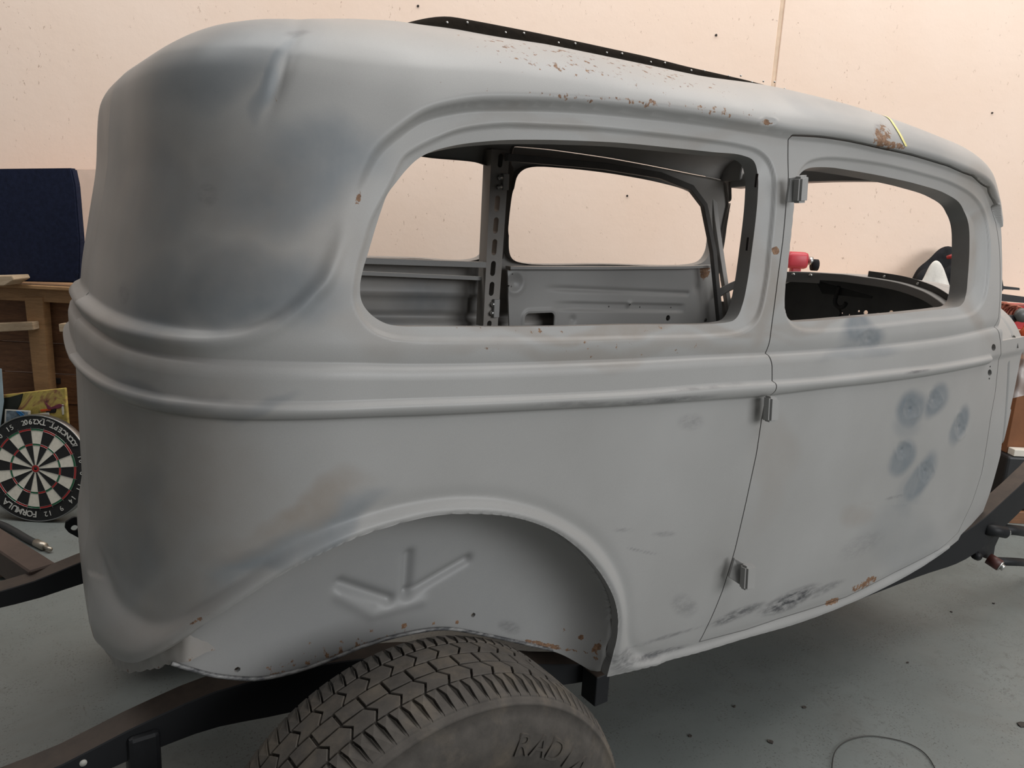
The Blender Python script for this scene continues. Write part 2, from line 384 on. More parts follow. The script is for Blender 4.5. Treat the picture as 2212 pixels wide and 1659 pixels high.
KX = np.array([(-1.4, .97), (-1.2, .968), (-1.1, .965), (-.98, .947), (-.85, .958), (-.67, .99), (-.4, .998), (-.1, .999), (.2, 1.02), (.4, 1.016), (.55, 1.004), (.71, .985), (.85, .965), (.96, .95), (1.05, .92), (1.12, .86), (1.3, .6)])
def surf(u, v):
    """u: arc length round the belt from the front; v: nominal height up the profile"""
    u = np.asarray(u, float); v = np.asarray(v, float)
    x = np.interp(u, _s, _q[:, 0]); y = np.interp(u, _s, _q[:, 1])
    dx = np.clip(x, -.50, .62) - x; dy = HW - y; L = np.sqrt(dx * dx + dy * dy) + 1e-9; dx = dx / L; dy = dy / L
    w = np.where(dx > 0, np.clip(dx * 1.15, 0, 1) ** 1.3, 0)
    ii = pchip(INS[:, 0], INS[:, 1], v) * (1 - w) + pchip(INR[:, 0], INR[:, 1], v) * w
    X = x + np.where(x > .62, 0, dx) * ii; Y = y + np.where(x > .62, 1, dy) * ii
    return np.stack([X, Y, np.where(v > 1.16, 1.16 + (v - 1.16) * (1 + (pchip(KX[:, 0], KX[:, 1], X) - 1) * sstep(1.16, 1.58, v)), v)], -1)
def normal(u, v, e=.003):
    n = np.cross(surf(u, v + e) - surf(u, v - e), surf(u + e, v) - surf(u - e, v))
    n /= np.linalg.norm(n, axis=-1, keepdims=True) + 1e-12
    return n if n.reshape(-1, 3)[len(n.reshape(-1, 3)) // 3][1] < 0 else -n
def u_of_x(x): return float(np.interp(-x, -_q[:, 0], _s))
_gu = np.arange(0, ULEN, .012); _gv = np.concatenate([np.arange(.2, 1.55, .012), np.arange(1.55, 1.70, .004)])
_GU, _GV = np.meshgrid(_gu, _gv, indexing='ij'); _GP = surf(_GU, _GV); _GS = proj(_GP)
_vis = (((_GP - CAM) * normal(_GU, _GV)).sum(-1) < .02) & ~((_GP[..., 0] > 1.19) & (_GV > 1.16))
def uv(px, py):
    d = (_GS[..., 0] - px) ** 2 + (_GS[..., 1] - py) ** 2 + np.where(_vis, 0, 1e9)
    i = np.unravel_index(np.argmin(d), d.shape); u, v = _GU[i], _GV[i]
    for _ in range(8):
        p = proj(surf(u, v)); e = 1e-3
        J = np.array([(proj(surf(u + e, v)) - p)[:2] / e, (proj(surf(u, v + e)) - p)[:2] / e]).T
        s = np.clip(np.linalg.lstsq(J, np.array([px, py]) - p[:2], rcond=1e-3)[0], -.03, .03)
        u = float(np.clip(u + s[0], 0, ULEN)); v = float(np.clip(v + s[1], .2, 1.70))
    return u, v
def UV(pts): return np.array([uv(*p) for p in pts])

# outlines found on the near flank
BLO = UV([(189, 804), (222, 836), (263, 862), (317, 881), (371, 893), (453, 903), (561, 907), (700, 905), (953, 896), (1200, 884), (1363, 876), (1525, 865), (1656, 855), (1775, 840), (1910, 825), (2019, 809), (2127, 787), (2157, 779)])
BUP = UV([(195, 785), (236, 812), (290, 834), (344, 848), (425, 859), (534, 866), (700, 868), (871, 862), (1007, 858), (1200, 851), (1363, 843), (1525, 830), (1658, 822), (1775, 814), (1910, 799), (2019, 787), (2127, 768), (2157, 762)])
BST = UV([(208, 717), (249, 741), (317, 763), (398, 775), (507, 782), (700, 787), (898, 790), (1061, 788), (1200, 784), (1363, 778), (1525, 770), (1658, 764), (1775, 757), (1910, 746), (2019, 733), (2149, 707)])
def fun_u(t):
    t = t[np.argsort(t[:, 0])]; k = np.concatenate([[True], np.diff(t[:, 0]) > 1e-3]); t = t[k]
    return lambda u: pchip(t[:, 0], t[:, 1], u)
fLO, fUP, fST = fun_u(BLO), fun_u(BUP), fun_u(BST)
QO = spline(UV([(830, 450), (841, 420), (863, 391), (890, 361), (914, 339), (944, 323), (998, 308), (1080, 298), (1188, 296), (1300, 300), (1363, 304), (1471, 315), (1553, 324), (1620, 332), (1645, 345), (1655, 375), (1653, 420), (1642, 520), (1630, 610), (1617, 665), (1600, 690), (1575, 698), (1363, 702), (1200, 706), (953, 706), (858, 704), (830, 695), (803, 675), (787, 651), (783, 618), (790, 580), (801, 545), (817, 491)]), True)
QR = spline(UV([(841, 401), (874, 339), (890, 325), (944, 296), (998, 275), (1080, 263), (1188, 265), (1300, 271), (1363, 277), (1525, 296), (1607, 309), (1648, 322), (1670, 344), (1680, 377), (1677, 440), (1669, 521), (1659, 612), (1639, 690), (1607, 717), (1553, 727), (1363, 733), (1200, 737), (980, 738), (898, 737), (844, 731), (803, 713), (779, 686), (765, 651), (766, 613), (774, 567), (787, 523), (801, 477)]), True)
DO = spline(UV([(1739, 376), (1756, 362), (1802, 358), (1856, 365), (1937, 380), (2000, 395), (2062, 416), (2095, 440), (2110, 475), (2112, 530), (2108, 600), (2103, 640), (2088, 660), (2060, 666), (2019, 671), (1883, 684), (1745, 695), (1718, 694), (1704, 680), (1699, 655), (1704, 589), (1712, 521), (1722, 440), (1728, 400)]), True)
DR = spline(UV([(1730, 372), (1748, 350), (1764, 342), (1802, 337), (1883, 345), (1992, 369), (2073, 396), (2114, 424), (2134, 458), (2140, 500), (2139, 575), (2131, 640), (2112, 673), (2085, 685), (1992, 695), (1856, 711), (1761, 717), (1729, 713), (1708, 699), (1696, 668), (1696, 627), (1701, 585), (1708, 521), (1717, 440), (1722, 400)]), True)
GRV = spline(UV([(750, 480), (763, 436), (790, 372), (815, 326), (863, 283), (917, 248), (1000, 228), (1107, 224), (1200, 226), (1363, 239), (1525, 259), (1650, 279), (1711, 290), (1761, 295), (1829, 304), (1910, 322), (1965, 334), (2046, 358), (2100, 380), (2133, 405), (2147, 440)]))
RRD = spline(np.vstack([[(ULEN + .02, 1.163)], UV([(208, 681), (249, 702), (317, 720), (398, 731), (466, 732), (534, 722), (588, 701), (642, 663), (670, 633), (697, 603), (717, 558), (733, 510)])]))
LOW_A = UV([(2165, 1069), (2127, 1113), (2073, 1164), (2019, 1205), (1937, 1254), (1829, 1305), (1720, 1346), (1612, 1377), (1507, 1409), (1371, 1442), (1306, 1457)])
LOW_B = UV([(1306, 1457), (1314, 1424), (1326, 1375), (1329, 1335), (1322, 1294), (1303, 1253), (1276, 1215), (1236, 1175), (1181, 1139), (1100, 1113), (1007, 1106), (925, 1111), (844, 1131), (763, 1158), (681, 1196), (600, 1241), (480, 1321), (425, 1359), (398, 1378), (344, 1411), (317, 1423), (295, 1427), (263, 1419), (230, 1394), (203, 1365), (189, 1346)])
LOW = np.vstack([spline(LOW_A), spline(LOW_B)[1:]]); NA = len(spline(LOW_A))
AOUT = spline(UV([(2019, 1196), (1937, 1238), (1829, 1293), (1748, 1319), (1680, 1340), (1612, 1363), (1511, 1395), (1453, 1408), (1405, 1416), (1380, 1412), (1364, 1398), (1358, 1375), (1356, 1321), (1344, 1261), (1317, 1207), (1276, 1161), (1222, 1126), (1168, 1101), (1100, 1083), (1061, 1077), (980, 1076), (871, 1092), (763, 1123), (681, 1153), (600, 1194), (480, 1275), (425, 1310), (371, 1341), (344, 1347), (317, 1344), (290, 1329), (263, 1308), (246, 1284), (227, 1234), (208, 1180), (196, 1139)]))
DOORP = np.vstack([UV([(1711, 292), (1707, 380), (1699, 440), (1691, 521), (1680, 603), (1668, 695), (1662, 741), (1658, 763), (1662, 790), (1662, 825), (1660, 841), (1655, 854), (1645, 906), (1634, 980), (1619, 1050), (1588, 1186), (1561, 1275), (1534, 1340), (1511, 1388)]),
                   UV([(1612, 1362), (1680, 1339), (1748, 1318), (1829, 1291), (1937, 1236), (2019, 1194), (2045, 1174), (2070, 1150), (2100, 1085), (2121, 1020), (2140, 901), (2150, 847), (2157, 779), (2156, 740), (2151, 709), (2157, 689), (2160, 650), (2160, 550), (2156, 480), (2147, 440), (2133, 405), (2100, 380), (2046, 358), (1965, 334), (1910, 322), (1829, 304), (1761, 295)])])
CGRV = spline(UV([(2179, 786), (2177, 830), (2173, 890), (2166, 960), (2155, 1040)]))
uF = u_of_x(1.42)
CFR = np.array([(uF, 1.3), (uF, .80)] + [uv(*p) for p in [(2205, 912), (2197, 955), (2192, 974), (2177, 984), (2172, 999), (2175, 1012), (2168, 1020), (2173, 1038), (2166, 1059)]])
KEEP = np.vstack([CFR, LOW, [(ULEN + .2, LOW[-1][1]), (ULEN + .2, 2.2), (uF, 2.2)]])
_du = lambda v: float(np.interp(v, *[np.array(c) for c in zip(*sorted((q[1], q[0]) for q in DOORP[-17:-9]))]))
APIL = np.array([(-1, 1.05)] + [(_du(v) - .016, v) for v in (1.05, 1.12, 1.2, 1.35, 1.42, 1.46)] + [(u_of_x(1.10), 1.52), (u_of_x(1.085), 1.57), (u_of_x(1.05), 1.63), (u_of_x(1.0), 1.75), (-1, 1.8)])

def local(fn, pts, U, V, mg=.14, closed=True):
    """evaluate a distance only near its curve"""
    p = np.asarray(pts); m = (U > p[:, 0].min() - mg) & (U < p[:, 0].max() + mg) & (V > p[:, 1].min() - mg) & (V < p[:, 1].max() + mg)
    return m
def sd_local(pts, U, V, mg=.14):
    m = local(None, pts, U, V, mg); out = np.full(U.shape, 1.); out[m] = poly_sd(pts, U[m], V[m]); return out
def ln_local(pts, U, V, mg=.14):
    m = local(None, pts, U, V, mg); d = np.full(U.shape, 1.); s = np.ones(U.shape); a = np.zeros(U.shape)
    d[m], s[m], a[m], tot = pl_dist(pts, U[m], V[m]); return d, s, a, tot
DENTS = [(1967, 884, 13, 17, .007), (2018, 862, 12, 17, .007), (2073, 922, 9, 22, .007), (1950, 972, 13, 17, .007), (2000, 1018, 13, 20, .007), (1878, 733, 20, 16, .006), (1648, 268, 14, 7, .006), (2140, 750, 1, 1, 0)]
HOLES = [(2141, 750, 4.5, 7.5), (2138, 805, 4.2, 7), (2139, 792, 1.6, 2.2), (2137, 818, 1.6, 2.2)]
RRU = float(RRD[:, 0].min()); RRP = np.vstack([RRD, [(RRD[-1][0], 1.9), (ULEN + .6, 1.9), (ULEN + .6, RRD[0][1])]])
def relief(U, V, S, far=False):
    """how far the pressed panel stands proud of the basic surface"""
    D = np.zeros(U.shape); zl, zu, zs = fLO(U), fUP(U), fST(U)
    beadm = sstep(u_of_x(1.12), u_of_x(1.09), U)
    t = (V - zl) / (zu - zl); D += np.where((t > 0) & (t < 1), .0155 * np.sqrt(np.clip(1 - (2 * t - 1) ** 2, 0, 1)), 0) * beadm
    D += .007 * np.where(V < zu, sstep(0, 1, t), 1) * (V < zs + .2) * np.where(V > zs, 0, 1)
    a = V - zs; q = np.clip((a + .022) / .022, 0, 1); D += np.where((a > -.022) & (a <= 0), -.007 - .006 + .013 * np.sqrt(np.clip(1 - q * q, 0, 1)), 0)
    D += np.where(a > 0, -.006 * np.clip(1 - a / .034, 0, 1) ** 2, 0)
    # rear quarter's sunk panel
    d = np.full(U.shape, -1.); m = U > RRU - .05; d[m] = -poly_sd(RRP, U[m], V[m]); wq = sstep(RRU + .08, RRU + .38, U); fade = (1 - wq) * sstep(1.27, 1.12, V) + wq * sstep(1.62, 1.40, V)
    D += np.where(V > zs, -.015 * sstep(-.002, .017, d) * fade + .0065 * np.exp(-((d + .005) / .012) ** 2) * ((1 - wq) * sstep(1.37, 1.22, V) + wq * sstep(1.62, 1.40, V)), 0)
    if far: return D
    # drip rail over the windows
    d, s, al, tot = ln_local(GRV, U, V, .2); s = -s if GSIGN < 0 else s; fade = sstep(0, .24, al)
    D += np.where(s > 0, .015 * np.sqrt(np.clip(1 - np.clip(1 - d / .014, 0, 1) ** 2, 0, 1)) * np.exp(-(d / .06) ** 1.6), -.010 * sstep(0, .010, d) * np.exp(-(d / .10) ** 2)) * fade
    # window reveals
    for R_ in (QR, DR):
        w = -sd_local(R_, U, V, .03); D += np.where(w > 0, -.0065 * sstep(-.0005, .0065, w) - .30 * np.clip(w - .003, 0, .05), 0)
    # rolled edge round the wheel arch and along the sill
    d1, _, al1, _ = ln_local(LOW, U, V, .12); d2, s2, al2, _ = ln_local(AOUT, U, V, .12); s2 = s2 * ASIGN
    t = d1 / (d1 + d2 + 1e-9); amp = np.where(U < SILLU, .004, .015); amp = amp + (.013 - amp) * sstep(SILLU - .05, SILLU + .03, U)
    D += np.where((s2 > 0) & (d1 < .12), amp * (.62 + .38 * np.sin(math.pi * np.clip(t * 1.6, 0, .5))) * np.cos(math.pi / 2 * np.clip((t - .2) / .8, 0, 1)) ** 1.35 * AFADE(al2), 0) - np.where(d2 < .9, .003 * np.exp(-(d2 / .016) ** 2) * AFADE(al2), 0)
    d, _, _, _ = ln_local(CGRV, U, V, .03); D += -.012 * np.exp(-(d / .0045) ** 2)
    for x, y, rx, ry, h in DENTS:
        X_, Y_ = S[..., 0] - x, S[..., 1] - y; m = (np.abs(X_) < 60) & (np.abs(Y_) < 70)
        if not m.any() or h == 0: continue
        X_, Y_ = X_[m], Y_[m]; an = np.arctan2(Y_, X_); wob = 1 + .07 * np.sin(3 * an + x) + .05 * np.sin(5 * an + y)
        q = np.sqrt((X_ / rx) ** 2 + (Y_ / ry) ** 2) / wob
        lump = .0003 * np.sin(X_ * .55 + x) * np.sin(Y_ * .47 + y) * (q < 1.25)
        D[m] += -h * .34 * sstep(1.25, .75, q) * (.55 + .45 * sstep(1, 0, q)) + h * .10 * np.exp(-((q - 1.35) / .16) ** 2) * (1 + np.sin(an * 2 + x)) - h * .5 * np.exp(-(q / .2) ** 2) + lump
    # the long crease in the roof corner
    p = (S[..., 0] - 612) * .946 + (S[..., 1] - 150) * .32; r = -(S[..., 0] - 612) * .32 + (S[..., 1] - 150) * .946
    D += -.0075 * np.exp(-(p / 15) ** 2 - (r / 78) ** 2)
    return D
_al2 = np.sum(np.linalg.norm(np.diff(AOUT, axis=0), axis=1)); AFADE = lambda a: sstep(_al2, _al2 - .16, a)
_d, _sg, _, _ = pl_dist(GRV, np.array([u_of_x(.3)]), np.array([1.62])); GSIGN = float(_sg[0])
_d, _sg, _, _ = pl_dist(AOUT, np.array([u_of_x(-.78)]), np.array([.70])); ASIGN = float(_sg[0])
SILLU = uv(1420, 1430)[0]

# wear, plus shade painted into the roof crease: ellipses on the flank (x, y, rx, ry, turn, strength)
BLUE = [(620, 385, 200, 100, -.25, .95), (540, 620, 185, 85, -.1, 1.1), (330, 640, 110, 80, .2, .8), (330, 430, 90, 110, .1, .6), (500, 120, 190, 80, -.25, .6), (350, 850, 130, 22, .15, .8), (520, 876, 120, 14, 0, .45), (700, 1130, 110, 34, -.42, .75), (560, 1195, 120, 32, -.5, .75), (290, 1150, 60, 120, .3, .75), (480, 1250, 70, 30, -.6, .5),
        (1962, 890, 27, 36, .3, 1.3), (2016, 868, 20, 36, .4, 1.3), (2072, 927, 14, 40, .2, 1.3), (1950, 982, 24, 36, .2, 1.3), (1993, 1032, 20, 52, .5, 1.3), (1873, 730, 40, 26, 0, 1.2), (1955, 920, 30, 22, 0, .5), (1975, 1060, 26, 60, .4, .4), (1950, 1150, 60, 90, .4, .25), (1760, 220, 90, 30, .2, .35), (2000, 300, 60, 30, .4, .3), (1870, 760, 70, 12, 0, .5), (604, 165, 20, 95, .33, .9), (430, 560, 60, 40, 0, .4), (265, 520, 50, 90, 0, .25)]  # the narrow ellipse along the roof crease paints in the dent's shade
DUST = [(440, 480, 260, 200, -.2, .45), (300, 740, 130, 60, .3, .55), (640, 1100, 130, 34, -.4, .8), (520, 1170, 140, 36, -.5, .5), (330, 1000, 230, 220, 0, .6), (250, 1120, 60, 130, .2, .45), (350, 1330, 120, 70, -.3, .45), (800, 700, 120, 40, .4, .35), (1350, 715, 330, 14, 0, .75), (1300, 760, 360, 18, 0, .45), (1640, 600, 26, 160, .1, .7), (2118, 560, 18, 150, 0, .6), (2095, 420, 40, 30, .5, .5), (1800, 690, 200, 10, -.05, .5), (1870, 1110, 30, 30, 0, .4), (1660, 1000, 40, 120, .1, .3), (730, 520, 80, 120, .2, .4), (1350, 285, 330, 18, .08, .35)]
RUST = [(1250, 140, 330, 45, .12, .50), (1100, 105, 200, 30, .1, .5), (1420, 180, 200, 40, .15, .45), (850, 150, 200, 60, 0, .28), (640, 190, 130, 70, 0, .25), (1350, 225, 330, 10, .08, .62), (1897, 297, 22, 26, .5, 1.05), (1915, 315, 34, 8, .25, 1.05), (1300, 755, 330, 26, 0, .36), (1250, 712, 330, 12, 0, .40), (1868, 1262, 34, 10, -.5, 1.0), (1800, 1300, 16, 7, -.4, 1.2), (1675, 541, 9, 9, 0, 1.6), (775, 430, 10, 30, .4, .8), (1648, 268, 16, 6, .1, 1.1), (190, 1362, 30, 14, .7, 1.2), (1560, 250, 80, 12, .1, .6), (450, 1325, 90, 6, -.6, .6), (840, 560, 60, 80, .2, .2)]
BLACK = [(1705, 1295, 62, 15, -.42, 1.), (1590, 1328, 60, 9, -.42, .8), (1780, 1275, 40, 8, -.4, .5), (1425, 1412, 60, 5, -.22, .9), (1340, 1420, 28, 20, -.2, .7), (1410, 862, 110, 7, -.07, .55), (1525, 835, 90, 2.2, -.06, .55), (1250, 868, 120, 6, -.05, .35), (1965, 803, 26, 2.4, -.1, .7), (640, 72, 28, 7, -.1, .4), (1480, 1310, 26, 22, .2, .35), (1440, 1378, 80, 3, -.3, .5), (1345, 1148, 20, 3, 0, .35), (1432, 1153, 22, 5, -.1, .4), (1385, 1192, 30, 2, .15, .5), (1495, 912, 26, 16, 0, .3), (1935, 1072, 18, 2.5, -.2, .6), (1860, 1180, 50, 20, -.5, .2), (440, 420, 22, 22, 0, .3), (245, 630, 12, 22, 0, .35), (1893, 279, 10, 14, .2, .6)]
def ell(S, L):
    o = np.zeros(S.shape[:-1])
    for x, y, rx, ry, t, k in L:
        dx, dy = S[..., 0] - x, S[..., 1] - y; c, s = math.cos(t), math.sin(t)
        q = ((dx * c + dy * s) / rx) ** 2 + ((-dx * s + dy * c) / ry) ** 2
        o = np.maximum(o, k * (1 - sstep(.05, 1.9, q)))
    return o
def warp(S, a):
    x, y = S[..., 0], S[..., 1]
    return np.stack([x + a * (np.sin(y / 61 + x / 127) + .45 * np.sin(y / 27 - x / 39) + .12 * np.sin(x / 11 + y / 14)), y + a * (np.sin(x / 73 + 1 - y / 103) + .45 * np.sin(x / 29 + y / 41 + 2) + .12 * np.sin(y / 12 - x / 13))], -1)
def wear_and_shade(S):
    S = S[..., :2]
    near = (np.abs(S[..., 0] - 1990) < 130) & (np.abs(S[..., 1] - 900) < 190)
    W = np.where(near[..., None], warp(S, 7), warp(S, 20)); W2 = warp(S, 8)
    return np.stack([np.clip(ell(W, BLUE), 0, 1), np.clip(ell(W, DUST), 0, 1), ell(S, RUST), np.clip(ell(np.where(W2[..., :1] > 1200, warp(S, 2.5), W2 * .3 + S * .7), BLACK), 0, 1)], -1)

# ---------------------------------------------------------------- near flank, tail and roof
PRIMER = mat_primer(); PLAIN = mat_primer(True)
car = empty('sedan_car', (-.2, HW, 0)); tag(car, 'stripped vintage two-door sedan body in grey primer on a bare black chassis', 'car')
CARINV = Matrix.Translation((.2, -HW, 0))
def carpart(o, parent=None):
    o.parent = parent or car
    if parent is None: o.matrix_parent_inverse = CARINV
    return o
us = np.concatenate([np.arange(uF - .01, 2.98, .004), np.arange(2.98, ULEN - .003, .006), [ULEN]])
_vt = np.linspace(1.545, 1.715, 900); _it = pchip(INS[:, 0], INS[:, 1], _vt); _al = np.concatenate([[0], np.cumsum(np.hypot(np.diff(_vt), np.diff(_it)))])
vtop = np.interp(np.concatenate([np.arange(.0027, .06, .0027), np.arange(.06, .26, .0055), np.arange(.26, _al[-1], .02), [_al[-1]]]), _al, _vt)
vs = np.concatenate([np.arange(.30, 1.48, .004), np.arange(1.48, 1.544, .0027), [1.545], vtop])
def rows(us, vs):
    """rows of the grid run along the belt mouldings so that these stay clean"""
    ur = u_of_x(0.); kn = lambda u: np.stack([fLO(u) - .16, fLO(u), fUP(u), fST(u) - .022, fST(u), fST(u) + .034, fST(u) + .20], -1)
    R_ = kn(np.array([ur]))[0]; K = kn(us); K[:, 0] = R_[0]; K[:, -1] = R_[-1]
    vr = vs.copy()
    for r in R_[1:5]: vr[np.argmin(np.abs(vr - r))] = r
    out = np.empty((len(us), len(vs)))
    for i in range(len(us)): out[i] = np.where((vr > R_[0]) & (vr < R_[-1]), np.interp(vr, R_, K[i]), vr)
    return np.repeat(us[:, None], len(vs), 1), out
U, V = rows(us, vs)
P0 = surf(U, V); NN = normal(U, V); S0 = proj(P0); DD = relief(U, V, S0); P1 = P0 + NN * DD[..., None]
WEAR_SHADE = wear_and_shade(S0)
def roof_hole(P): # the covered opening in the roof
    qx, qy = np.abs(P[..., 0] + .10) - (.72 - .09), np.abs(P[..., 1] - HW) - (.335 - .09)
    return np.hypot(np.maximum(qx, 0), np.maximum(qy, 0)) + np.minimum(np.maximum(qx, qy), 0) - .09
sdD = sd_local(DOORP, U, V, .3); sdQ = sd_local(QO, U, V, .1); sdW = sd_local(DO, U, V, .1)
keep = -poly_sd(KEEP, U, V); ap = poly_sd(APIL, U, V)
FL = np.where((sdQ < .03) | (sdW < .03), .034, .016); FL = np.where(sdW < .03, .048, FL); FL = np.where(np.abs(sdD) < .01, .022, FL); _dl, _, _, _ = ln_local(LOW[NA - 1:], U, V, .03); FL = np.where(_dl < .02, .020, FL)
hole = np.full(U.shape, 1.)
for x, y, rx, ry in HOLES: hole = np.minimum(hole, (np.hypot((S0[..., 0] - x) / rx, (S0[..., 1] - y) / ry) - 1) * rx / 900)
body_phi = np.minimum.reduce([keep, ap, sdQ, sdD - .0016, roof_hole(P0)])
shell = carpart(sheet('body_shell', P1, NN, body_phi, PRIMER, None, FL, WEAR_SHADE, flip=True))
door_phi = np.minimum.reduce([-sdD - .0016, sdW, hole, keep])
door = carpart(sheet('door', P1, NN, door_phi, PRIMER, None, FL, WEAR_SHADE, flip=True)); door['label'] = 'near side door with five dents and rear hinges'
# tail skirt under the rear corner
TS = UV([(455, 1345), (462, 1395), (430, 1436), (371, 1437), (330, 1449), (300, 1455), (262, 1458), (238, 1452), (222, 1425), (205, 1400), (197, 1372), (189, 1335), (230, 1380), (295, 1410), (350, 1395)])
us2 = np.linspace(TS[:, 0].min() - .02, TS[:, 0].max() + .02, 90); vs2 = np.linspace(TS[:, 1].min() - .02, TS[:, 1].max() + .02, 40); U2, V2 = np.meshgrid(us2, vs2, indexing='ij')
P2 = surf(U2, V2); N2 = normal(U2, V2); rg = .004 * np.sin(U2 * 160) * np.sin(V2 * 97) + .003 * np.sin(U2 * 420 + V2 * 300)
ts = sheet('tail_skirt', P2 - N2 * (.012 + rg * .18 + .085 * sstep(uv(385, 1420)[0], uv(455, 1370)[0], U2))[..., None], N2, -poly_sd(TS, U2, V2) + rg * .6, PRIMER, None, np.full(U2.shape, .006), np.stack([0 * U2, .5 + 0 * U2, .55 * sstep(.02, 0, -poly_sd(TS, U2, V2)), 0 * U2], -1), flip=True)
carpart(ts); ts['label'] = 'ragged rusty skirt under the tail'

# wheelhouse panel inside the arch
ar = surf(LOW[NA - 1:, 0], LOW[NA - 1:, 1]); arx = ar[:, 0]; k = arx > -1.262; AX = np.stack([ar[k][:, 0], ar[k][:, 2]], -1)
WB = np.array([on_y(*p, .125)[[0, 2]] for p in [(1303, 1440), (1273, 1431), (1208, 1408), (1146, 1393), (1050, 1372), (960, 1358), (871, 1371), (790, 1394), (708, 1427), (640, 1450), (561, 1466), (500, 1464), (453, 1457), (410, 1445), (371, 1433)]])
WHP = np.vstack([AX, WB[::-1]])
xs = np.arange(WHP[:, 0].min() - .02, WHP[:, 0].max() + .02, .004); zs_ = np.arange(WHP[:, 1].min() - .02, WHP[:, 1].max() + .02, .004); XX, ZZ = np.meshgrid(xs, zs_, indexing='ij')
d, _, _, _ = pl_dist(AX, XX, ZZ); yb = np.interp(-XX, -_q[:, 0], _q[:, 1]) + pchip(INS[:, 0], INS[:, 1], ZZ)
yb = yb + .008; yy = yb + np.maximum(0, .13 - yb) * (1 - np.exp(-d / .032))
for a_, b_ in (((735, 1262), (842, 1297)), ((884, 1200), (880, 1282)), ((884, 1285), (1010, 1210))):
    A3, B3 = on_y(*a_, .125)[[0, 2]], on_y(*b_, .125)[[0, 2]]; dd, ss, _, _ = pl_dist(np.array([A3, B3]), XX, ZZ); yy += .010 * np.exp(-(dd / .010) ** 2)
dd, _, _, _ = pl_dist(np.array([on_y(735, 1290, .125)[[0, 2]], on_y(808, 1330, .125)[[0, 2]], on_y(915, 1300, .125)[[0, 2]]]), XX, ZZ); yy -= .004 * np.exp(-(dd / .011) ** 2)
Pw = np.stack([XX, yy, ZZ], -1); Nw = np.zeros_like(Pw); Nw[..., 1] = -1; Sw = proj(Pw)
ph = -poly_sd(WHP, XX, ZZ); ph = np.maximum(ph, np.where((d < .012) & (ZZ > np.interp(XX, WB[::-1, 0], WB[::-1, 1]) + .02), .012 - d, -1)); dB, _, _, _ = pl_dist(WB, XX, ZZ)
for x, y, r in ((1025, 1331, .0052), (514, 1449, .0052), (386, 1426, .005)):
    h = on_y(x, y, .125); ph = np.minimum(ph, np.hypot(XX - h[0], ZZ - h[2]) - r)
wr = np.zeros(XX.shape + (4,)); wr[..., 2] = .95 * ell(Sw, [(872, 1352, 7, 6, 0, 1.25), (936, 1345, 5, 5, 0, 1.2), (987, 1344, 5, 5, 0, 1.2), (1255, 1377, 7, 7, 0, 1.3), (1290, 1405, 16, 30, 0, 1.05), (1205, 1398, 90, 6, .2, .85), (700, 1405, 200, 30, -.3, .45), (1215, 1360, 7, 6, 0, .9)]) + .28 * sstep(.02, 0, dB); wr[..., 0] = .25 * sstep(.02, .12, d); wr[..., 3] = ell(Sw, [(1100, 1355, 22, 12, .3, .5)])
wh = carpart(sheet('wheelhouse_panel', Pw, Nw, ph, PRIMER, None, np.full(XX.shape, .008), wr)); 
tube('edge_bead', spline([on_y(*p, .122) for p in [(1273, 1431), (1208, 1408), (1146, 1393), (1050, 1372), (960, 1358), (871, 1371), (790, 1394), (708, 1427), (640, 1450), (561, 1466), (500, 1464), (453, 1457), (410, 1445), (371, 1433)]]), .0035, PRIMER, None, 6)
carpart(bpy.data.objects['edge_bead'], wh)

# ---------------------------------------------------------------- far flank (seen through the windows)
def far_uv(pts):
    o = []
    for p in pts:
        q = on_y(*p, 2 * HW - .035); o.append((u_of_x(q[0]), 1.16 + (q[2] - 1.16)))
    return np.array(o)
FQ = spline(far_uv([(1052, 400), (1048, 366), (1025, 352), (914, 339), (760, 322), (690, 350), (660, 450), (670, 545), (800, 553), (900, 556), (1015, 561), (1042, 550), (1050, 520)]), True)
FD = spline(far_uv([(1098, 400), (1103, 377), (1120, 364), (1200, 366), (1308, 377), (1417, 393), (1471, 407), (1500, 428), (1512, 460), (1518, 500), (1517, 540), (1507, 561), (1485, 570), (1300, 569), (1125, 566), (1102, 555), (1094, 530)]), True)
us3 = np.concatenate([np.arange(uF - .01, 2.98, .010), np.arange(2.98, ULEN - .004, .012), [ULEN]]); vs3 = np.concatenate([np.arange(.30, 1.545, .010), [1.545], np.interp(np.concatenate([np.arange(.008, .26, .009), np.arange(.26, _al[-1], .02), [_al[-1]]]), _al, _vt)])
U3, V3 = rows(us3, vs3); P3 = surf(U3, V3); N3 = normal(U3, V3); P3 = P3 + N3 * relief(U3, V3, np.zeros(U3.shape + (2,)), True)[..., None]
P3[..., 1] = 2 * HW - P3[..., 1]; N3[..., 1] *= -1
sQ3, sD3 = poly_sd(FQ, U3, V3), poly_sd(FD, U3, V3)
xo = u_of_x(.02); xf_ = u_of_x(1.065)
FDOOR = np.array([(xo, 1.575), (xo, 1.0), (u_of_x(-.03), .80), (u_of_x(-.14), .44), (u_of_x(.6), .42), (u_of_x(1.0), .48), (xf_, .7), (xf_, 1.47), (u_of_x(1.02), 1.56)])
sFD = poly_sd(FDOOR, U3, V3); ap3 = poly_sd(np.array([(-1, 1.05), (u_of_x(1.09), 1.05), (u_of_x(1.085), 1.3), (u_of_x(1.07), 1.5), (u_of_x(1.03), 1.62), (u_of_x(.99), 1.75), (-1, 1.8)]), U3, V3)
k3 = -poly_sd(KEEP, U3, V3); W3 = np.zeros(U3.shape + (4,)); W3[..., 1] = .35; W3[..., 0] = ell(np.stack([P3[..., 0] * 1000, P3[..., 2] * 1000], -1), [(-250, 1080, 120, 60, 0, .8), (-520, 1000, 200, 60, 0, .6)])
